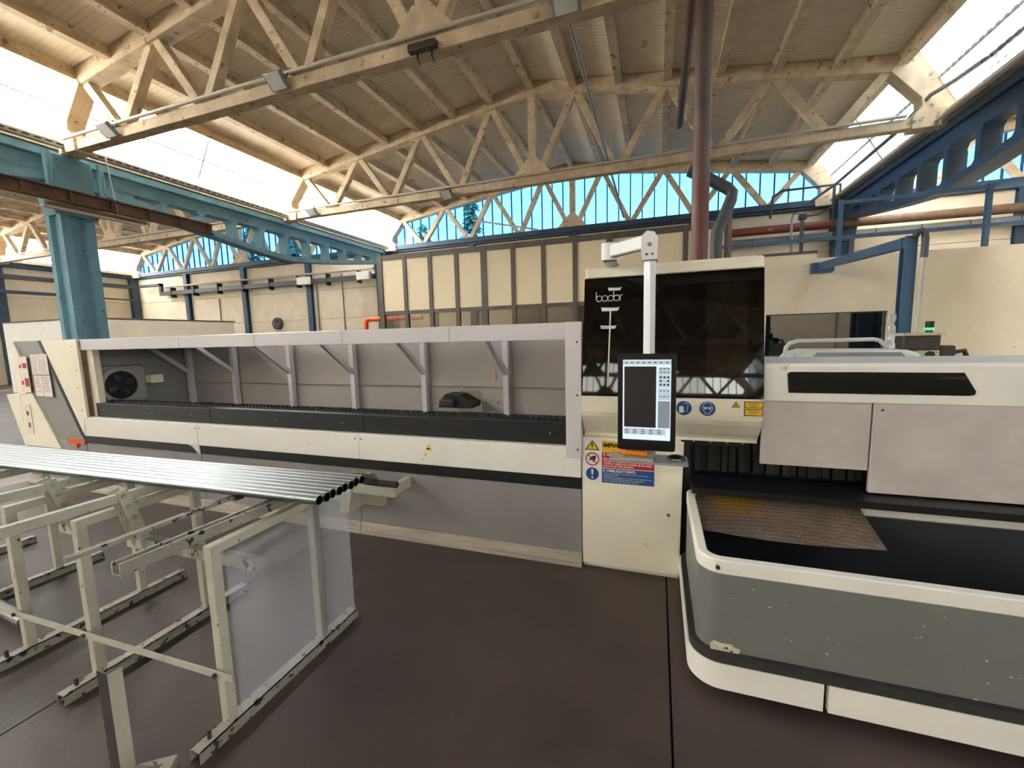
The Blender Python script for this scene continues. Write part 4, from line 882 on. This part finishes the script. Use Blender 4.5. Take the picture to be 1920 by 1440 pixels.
# ================================================================== RIGHT UNIT
t = T('unloading_unit', 'white right-hand unit with a long black slot window and grey hanging panels', 'laser machine', (1.9, 3.4, 0))
XE = 3.6
MB().prism([(2.85, 1.228), (2.85, 1.43), (2.87, 1.45), (3.5, 1.452), (3.54, 1.4), (4.4, 1.4), (4.4, 1.228)][::-1], 'x', 0.606, XE).build('top_hood', 'white', t)
W_ = [(0.725, 1.392), (0.74, 1.402), (1.525, 1.4), (1.58, 1.3), (1.575, 1.283), (1.555, 1.278), (0.735, 1.279)][::-1]
MB().prism(W_, 'y', 2.846, 2.852).build('slot_window', 'blackgloss', t)
box(0.606, 1.146, 2.86, 2.885, 0.835, 1.226).build('front_panel', 'panelgrey', t, 0.004)
box(1.152, XE, 2.85, 2.88, 0.71, 1.226).build('front_panel', 'panelgrey', t, 0.004)
MB().prism(circ(1.19, 1.19, 0.006, 8), 'y', 2.844, 2.85).build('bolt', 'black', t)
box(0.2, XE, 3.2, 4.3, 0.02, 1.23).build('dark_chamber', 'black', t)
box(0.215, XE, 2.72, 3.0, 0.66, 0.7).build('chamber_sill', 'black', t)
x = 0.25; i = 0
while x < 2.0:
    dw = 0.03 + 0.012 * random.random(); sk = random.uniform(-0.008, 0.012); yy = 3.06 + 0.05 * random.random()
    mb = MB(); mb.add([(x, yy, 0.96), (x + dw, yy + 0.004, 0.96), (x + dw + sk, yy - 0.01, 0.71), (x + sk, yy - 0.014, 0.71), (x, yy + 0.004, 0.96), (x + dw, yy + 0.008, 0.96), (x + dw + sk, yy - 0.006, 0.71), (x + sk, yy - 0.01, 0.71)],
                      [(0, 3, 2, 1), (4, 5, 6, 7), (0, 1, 5, 4), (1, 2, 6, 5), (2, 3, 7, 6), (3, 0, 4, 7)])
    mb.build('curtain_strip', 'rubber', t); x += 0.044; i += 1
box(0.2, 0.56, 2.99, 3.01, 0.9, 0.955).build('curtain_rail', 'black', t)
for x in (0.24, 0.34, 0.44, 0.53): MB().prism(circ(x, 0.925, 0.007, 8), 'y', 2.983, 2.99).build('bolt', 'galv', t)
box(0.18, 0.22, 2.95, 3.2, 0.02, 0.95).build('dark_post', 'black', t)
# rounded cover and handle bar on top
t2 = MB(); t2.prism([(0.98, 1.4), (1.84, 1.4), (1.8, 1.455), (1.74, 1.478), (1.12, 1.485), (1.03, 1.46)], 'y', 3.85, 4.2); t2.build('rounded_cover', 'white', t, 0.02)
MB().prism([(1.14, 1.43), (1.72, 1.43), (1.69, 1.462), (1.17, 1.465)], 'y', 3.84, 3.86).build('cover_inset', 'shelfgrey', t)
MB().tube([(1.0, 4.05, 1.4), (1.01, 4.05, 1.5), (1.035, 4.05, 1.535), (1.09, 4.05, 1.553), (1.6, 4.05, 1.555), (1.64, 4.05, 1.545), (1.7, 4.05, 1.48), (1.71, 4.05, 1.45)], 0.016, 10).build('grab_rail', 'postwhite', t)
t = T('clear_bottle', 'tall clear plastic bottle standing on the right unit', 'bottle', (1.68, 3.98, 1.485))
vs = []; fs = []; prof = [(0.03, 0), (0.03, 0.03), (0.022, 0.05), (0.026, 0.14), (0.024, 0.17), (0.014, 0.19), (0.014, 0.21), (0.022, 0.22), (0.022, 0.27)]
for r, z in prof:
    for j in range(16): vs.append((1.68 + r * math.cos(j * math.pi / 8), 3.98 + r * math.sin(j * math.pi / 8), 1.484 + z * 0.95))
fs = [(i * 16 + j, i * 16 + (j + 1) % 16, (i + 1) * 16 + (j + 1) % 16, (i + 1) * 16 + j) for i in range(len(prof) - 1) for j in range(16)]
mb = MB(); mb.add(vs, fs); mb.sm = True; mb.build('bottle_body', 'clearplastic', t)

# ================================================================== SCRAP TRAY CART
t = T('scrap_cart', 'low grey collecting cart with white rim, black bumper strip and white skirt', 'cart', (1.4, 2.4, 0))
xa, xb, ya, yb = 0.19, 3.0, 1.945, 2.85
def ringp(name, z0, z1, o, th, mat, r=0.1, bev=0.0, prt=None):
    mb = MB(); mb.ring(rrect(xa - o, ya - o, xb + o, yb + o, r + o, 8), rrect(xa - o + th, ya - o + th, xb + o - th, yb + o - th, max(0.02, r + o - th), 8), z0, z1); mb.sm = True
    return mb.build(name, mat, prt or t, bev)
ringp('body_wall', 0.225, 0.59, 0.0, 0.03, 'traygrey')
ringp('rim', 0.586, 0.652, 0.004, 0.045, 'white', bev=0.006)
ringp('recess', 0.17, 0.23, -0.01, 0.03, 'black')
ringp('bumper_strip', 0.182, 0.225, 0.028, 0.05, 'rubber')
box(xa + 0.03, xb - 0.03, ya + 0.03, yb - 0.03, 0.2, 0.23).build('tray_bottom', 'trayinside', t)
mb = MB(); mb.ring(rrect(xa + 0.03, ya + 0.03, xb - 0.03, yb - 0.03, 0.07, 8), rrect(xa + 0.034, ya + 0.034, xb - 0.034, yb - 0.034, 0.066, 8), 0.23, 0.58); mb.build('inner_lining', 'trayinside', t)
# skirt in two sections with a gap showing a caster
o = 0.034
P1 = [(xa - o, yb)] + [(p[0], p[1]) for p in circ(xa + 0.1, ya + 0.1, 0.1 + o, 8, math.pi, 1.5 * math.pi)] + [(0.672, ya - o)]
def strip(path, z0, z1, th):
    mb = MB(); n = len(path); inn = []
    for i, p in enumerate(path):
        a = Vector(path[max(0, i - 1)]); b = Vector(path[min(n - 1, i + 1)]); d = (b - a).normalized(); nn = Vector((-d.y, d.x)); inn.append((p[0] + nn.x * th, p[1] + nn.y * th))
    vs = [(p[0], p[1], z) for z in (z0, z1) for p in path] + [(p[0], p[1], z) for z in (z0, z1) for p in inn]
    fs = []
    for i in range(n - 1):
        fs += [(i, i + 1, n + i + 1, n + i), (2 * n + i + 1, 2 * n + i, 3 * n + i, 3 * n + i + 1), (n + i, n + i + 1, 3 * n + i + 1, 3 * n + i), (i + 1, i, 2 * n + i, 2 * n + i + 1)]
    fs += [(0, n, 3 * n, 2 * n), (n - 1, 3 * n - 1, 4 * n - 1, 2 * n - 1)]
    mb.add(vs, fs); mb.sm = True
    return mb
strip(P1, 0.062, 0.182, 0.03).build('skirt', 'white', t)
strip([(0.69, ya - o), (xb, ya - o)], 0.062, 0.182, 0.03).build('skirt', 'white', t)
box(xa + 0.06, xb - 0.06, ya + 0.06, yb - 0.06, 0.1, 0.17).build('chassis', 'black', t)
for x, y in ((0.74, 2.0), (2.6, 2.0), (0.4, 2.7), (2.6, 2.7)):
    w_ = MB().tube([(x - 0.015, y, 0.045), (x + 0.015, y, 0.045)], 0.045, 16).build('caster', 'rubber', t); box(x - 0.03, x + 0.03, y - 0.03, y + 0.03, 0.06, 0.1).build('fork', 'galv', w_)
MB().prism([(0.245, 0.222), (0.36, 0.222), (0.365, 0.245), (0.34, 0.25), (0.33, 0.262), (0.29, 0.258), (0.26, 0.266), (0.243, 0.25)], 'y', 1.941, 1.947).build('paint_patch', 'chip', t)
MB().prism(circ(0.265, 0.618, 0.009, 10), 'y', 1.934, 1.945).build('bolt', 'darksteel', t)
mb = MB(); n = 14; vs = []
for i in range(n + 1):
    u = i / n
    for j in range(7):
        v = j / 6
        vs.append((0.232 + u * 0.86 + 0.02 * v, 2.87 - v * 0.36 + 0.02 * math.sin(u * 3) * v, 0.66 - v * 0.13 - 0.03 * math.sin(u * math.pi) * v))
fs = [(i * 7 + j, i * 7 + j + 1, (i + 1) * 7 + j + 1, (i + 1) * 7 + j) for i in range(n) for j in range(6)]
mb.add(vs, fs); mb.sm = True
es = tag(mb.build('expanded_metal_sheet', 'meshmetal2'), 'brown expanded metal sheet with yellow stains lying in the back of the cart', 'metal sheet')
sm = es.modifiers.new('thickness', 'SOLIDIFY'); sm.thickness = 0.004

# ================================================================== TUBE RACK AND TUBES
t = T('tube_rack', 'cream welded steel rack with angled hinge plates carrying galvanised tubes', 'rack', (-2.8, 1.45, 0))
FX = (-5.05, -4.13, -3.2, -2.6, -1.71)
for x in FX:
    mb = MB(); mb.box(x - 0.03, x + 0.03, 0.99, 1.92, 0.045, 0.05); mb.box(x - 0.03, x - 0.025, 0.99, 1.92, 0.0, 0.05); mb.box(x + 0.025, x + 0.03, 0.99, 1.92, 0.0, 0.05); mb.build('foot', 'rackworn', t)
    for y in (1.14, 1.67):
        box(x - 0.021, x + 0.021, y - 0.021, y + 0.021, 0.05, 0.8).build('post', 'rackpaint', t, 0.003)
    MB().tube([(x, 1.05, 0.05), (x, 1.05, 0.085)], 0.008, 8).build('levelling_bolt', 'darksteel', t)
    box(x - 0.021, x + 0.021, 1.119, 1.7, 0.795, 0.837).build('lower_rail', 'rackpaint', t, 0.003)
for x in FX[:-1]:
    MB().bar((x + 0.065, 0.75, 0.905), (x + 0.065, 1.6, 0.893), 0.035, 0.045).build('upper_rail', 'rackpaint', t, 0.003)
    for dx in (0.03, 0.1):
        p = MB().bar((x + dx, 1.27, 0.94), (x + dx, 1.35, 0.62), 0.006, 0.05, (0, 1, 0)).build('hinge_plate', 'rackpaint', t)
    for y, z in ((1.275, 0.91), (1.29, 0.85), (1.31, 0.79), (1.34, 0.68)): MB().tube([(x + 0.1, y, z), (x + 0.114, y, z)], 0.011, 8).build('bolt', 'rackworn', t)
    box(x - 0.03, x + 0.1, 1.33, 1.36, 0.6, 0.65).build('hinge_foot', 'rackpaint', t)
# worn channel rail on the last frame and thin rail beside it
d = Vector((0, 0.9, -0.05))
for dx in (-0.02, 0.02): MB().bar((-1.72 + dx, 0.83, 0.9), (-1.72 + dx, 1.74, 0.88), 0.006, 0.045).build('channel_rail', 'rackworn', t)
MB().bar((-1.72, 0.83, 0.882), (-1.72, 1.74, 0.862), 0.04, 0.006).build('channel_rail', 'rackworn', t)
for dx in (-0.008, 0.008): MB().bar((-1.98 + dx, 0.82, 0.9), (-1.98 + dx, 1.7, 0.89), 0.006, 0.018).build('thin_rail', 'rackworn', t)
box(-2.0, -1.96, 1.45, 1.49, 0.875, 0.9).build('rail_clip', 'darksteel', t)
MB().bar((-2.55, 1.36, 0.63), (-1.74, 1.36, 0.63), 0.05, 0.05).build('cross_tie', 'rackworn', t)
MB().bar((-5.6, 1.105, 0.2), (-1.62, 1.105, 0.29), 0.006, 0.03).build('front_bar', 'rackpaint', t)
for x in FX: MB().tube([(x, 1.1, 0.2 + (x + 5.6) * 0.0226), (x, 1.09, 0.2 + (x + 5.6) * 0.0226)], 0.01, 8).build('bolt', 'darksteel', t)
ords = ('nearest the viewer', 'second from the viewer', 'third from the viewer', 'fourth from the viewer', 'fourth from the machine', 'third from the machine', 'second from the machine', 'nearest the machine')
ry = math.radians(2.2)
for k in range(8):
    y0 = 1.435 + k * 0.0455; z0 = 0.941 - 0.002 * k; xe = -1.425 - 0.004 * k + (0.006 if k % 2 else 0)
    R = 0.0222; Lx = 4.6; n = 20
    vs = []; fs = []
    e1 = Vector((xe, y0, z0)); e0 = e1 + Vector((-Lx * math.cos(ry), -Lx * math.sin(ry) * 0.75, 0))
    ax = (e1 - e0).normalized(); s1 = Vector((-ax.y, ax.x, 0)); s2 = Vector((0, 0, 1))
    for e, r in ((e0, R), (e1, R), (e1, R - 0.002), (e0, R - 0.002)):
        for j in range(n):
            a = 2 * math.pi * j / n; vs.append(e + (s1 * math.cos(a) + s2 * math.sin(a)) * r)
    for q in range(4):
        for j in range(n):
            fs.append((q * n + j, q * n + (j + 1) % n, ((q + 1) % 4) * n + (j + 1) % n, ((q + 1) % 4) * n + j))
    mb = MB(); mb.add(vs, fs); mb.sm = True
    tag(mb.build('steel_tube', 'steel'), 'galvanised steel tube lying on the rack, ' + ords[k], 'tube', 'galvanised tubes on the rack')
tag(box(-1.686, -1.683, 1.17, 1.9, 0.06, 0.8).build('blur_sheet', 'hazefilm'), 'hazy sheet added for a blurred pale patch at the end of the tube rack', 'stand-in sheet')  # sheet added to give the pale blurred haze at the rack end
t = T('angle_post', 'short rusty steel angle standing upright in front of the tube rack', 'steel angle', (-1.9, 0.86, 0))
MB().prism([(-1.965, 0.85), (-1.905, 0.85), (-1.905, 0.897), (-1.909, 0.897), (-1.909, 0.854), (-1.965, 0.854)], 'z', 0, 0.45).build('angle_profile', 'darksteel', t)
box(-1.905, -1.9035, 0.851, 0.897, 0.0, 0.448).build('painted_face', 'rackpaint', t)
t = T('scrap_block', 'crushed metal offcut on the floor beside the steel angle', 'scrap', (-1.79, 0.9, 0))
MB().bar((-1.84, 0.86, 0.03), (-1.74, 0.93, 0.03), 0.07, 0.05).build('offcut', 'rackworn', t); MB().bar((-1.83, 0.85, 0.075), (-1.76, 0.88, 0.06), 0.03, 0.02).build('offcut_flap', 'galv', t)
tag(MB().tube([(-4.3, 1.3, 0.06), (-3.5, 1.24, 0.06)], 0.035, 12).build('short_pipe', 'galv'), 'short pipe with a dark end lying under the tube rack', 'pipe')

# ================================================================== OUTSIDE
tag(MB().add([(-75, 95, -0.2), (-60, 95, 14), (-45, 95, 20), (-30, 95, 18), (-18, 95, 11), (-5, 95, 5), (10, 95, -0.2), (-75, 110, -0.2), (-60, 110, 14), (-45, 112, 20), (-30, 112, 18), (-18, 110, 11), (-5, 110, 5), (10, 110, -0.2)],
             [(0, 1, 2, 3, 4, 5, 6), (13, 12, 11, 10, 9, 8, 7)] + [(i, i + 7, i + 8, i + 1) for i in range(6)]).build('hill', 'hill'), 'wooded hill seen through the left gable glazing', 'hill')
def conifer(x, y, h, label):
    t = T('conifer_tree', label, 'tree', (x, y, -0.06), 'trees outside the gables')
    MB().tube([(x, y, -0.06), (x, y, h * 0.9)], 0.18, 8).build('trunk', 'bark', t)
    mb = MB(); rnd = random.Random(int(x * 10))
    for k in range(420):
        z = h * (0.12 + 0.88 * rnd.random()); r = (1 - z / h) * h * 0.22 + 0.1; a = rnd.random() * 6.283; q = r * (0.4 + 0.6 * rnd.random())
        p = Vector((x + q * math.cos(a), y + q * math.sin(a), z)); u = Vector((math.cos(a), math.sin(a), -0.4)) * 0.5; v = Vector((-math.sin(a), math.cos(a), 0.1)) * 0.22
        mb.add([p - v, p + u, p + v, p + Vector((0, 0, 0.25))], [(0, 1, 2), (0, 3, 1), (1, 3, 2), (2, 3, 0)])
    mb.build('foliage', 'needles', t)
for x, y, h, lab in ((-12.8, 29, 11.5, 'dark conifer outside the left half of the main gable'), (-18.0, 31, 10.6, 'shorter conifer outside, next to the left end of the main gable'), (-27.5, 27, 10.4, 'conifer outside the left aisle gable'), (-33, 28, 11.5, 'tall conifer at the far left outside the left aisle gable')):
    conifer(x, y, h, lab)
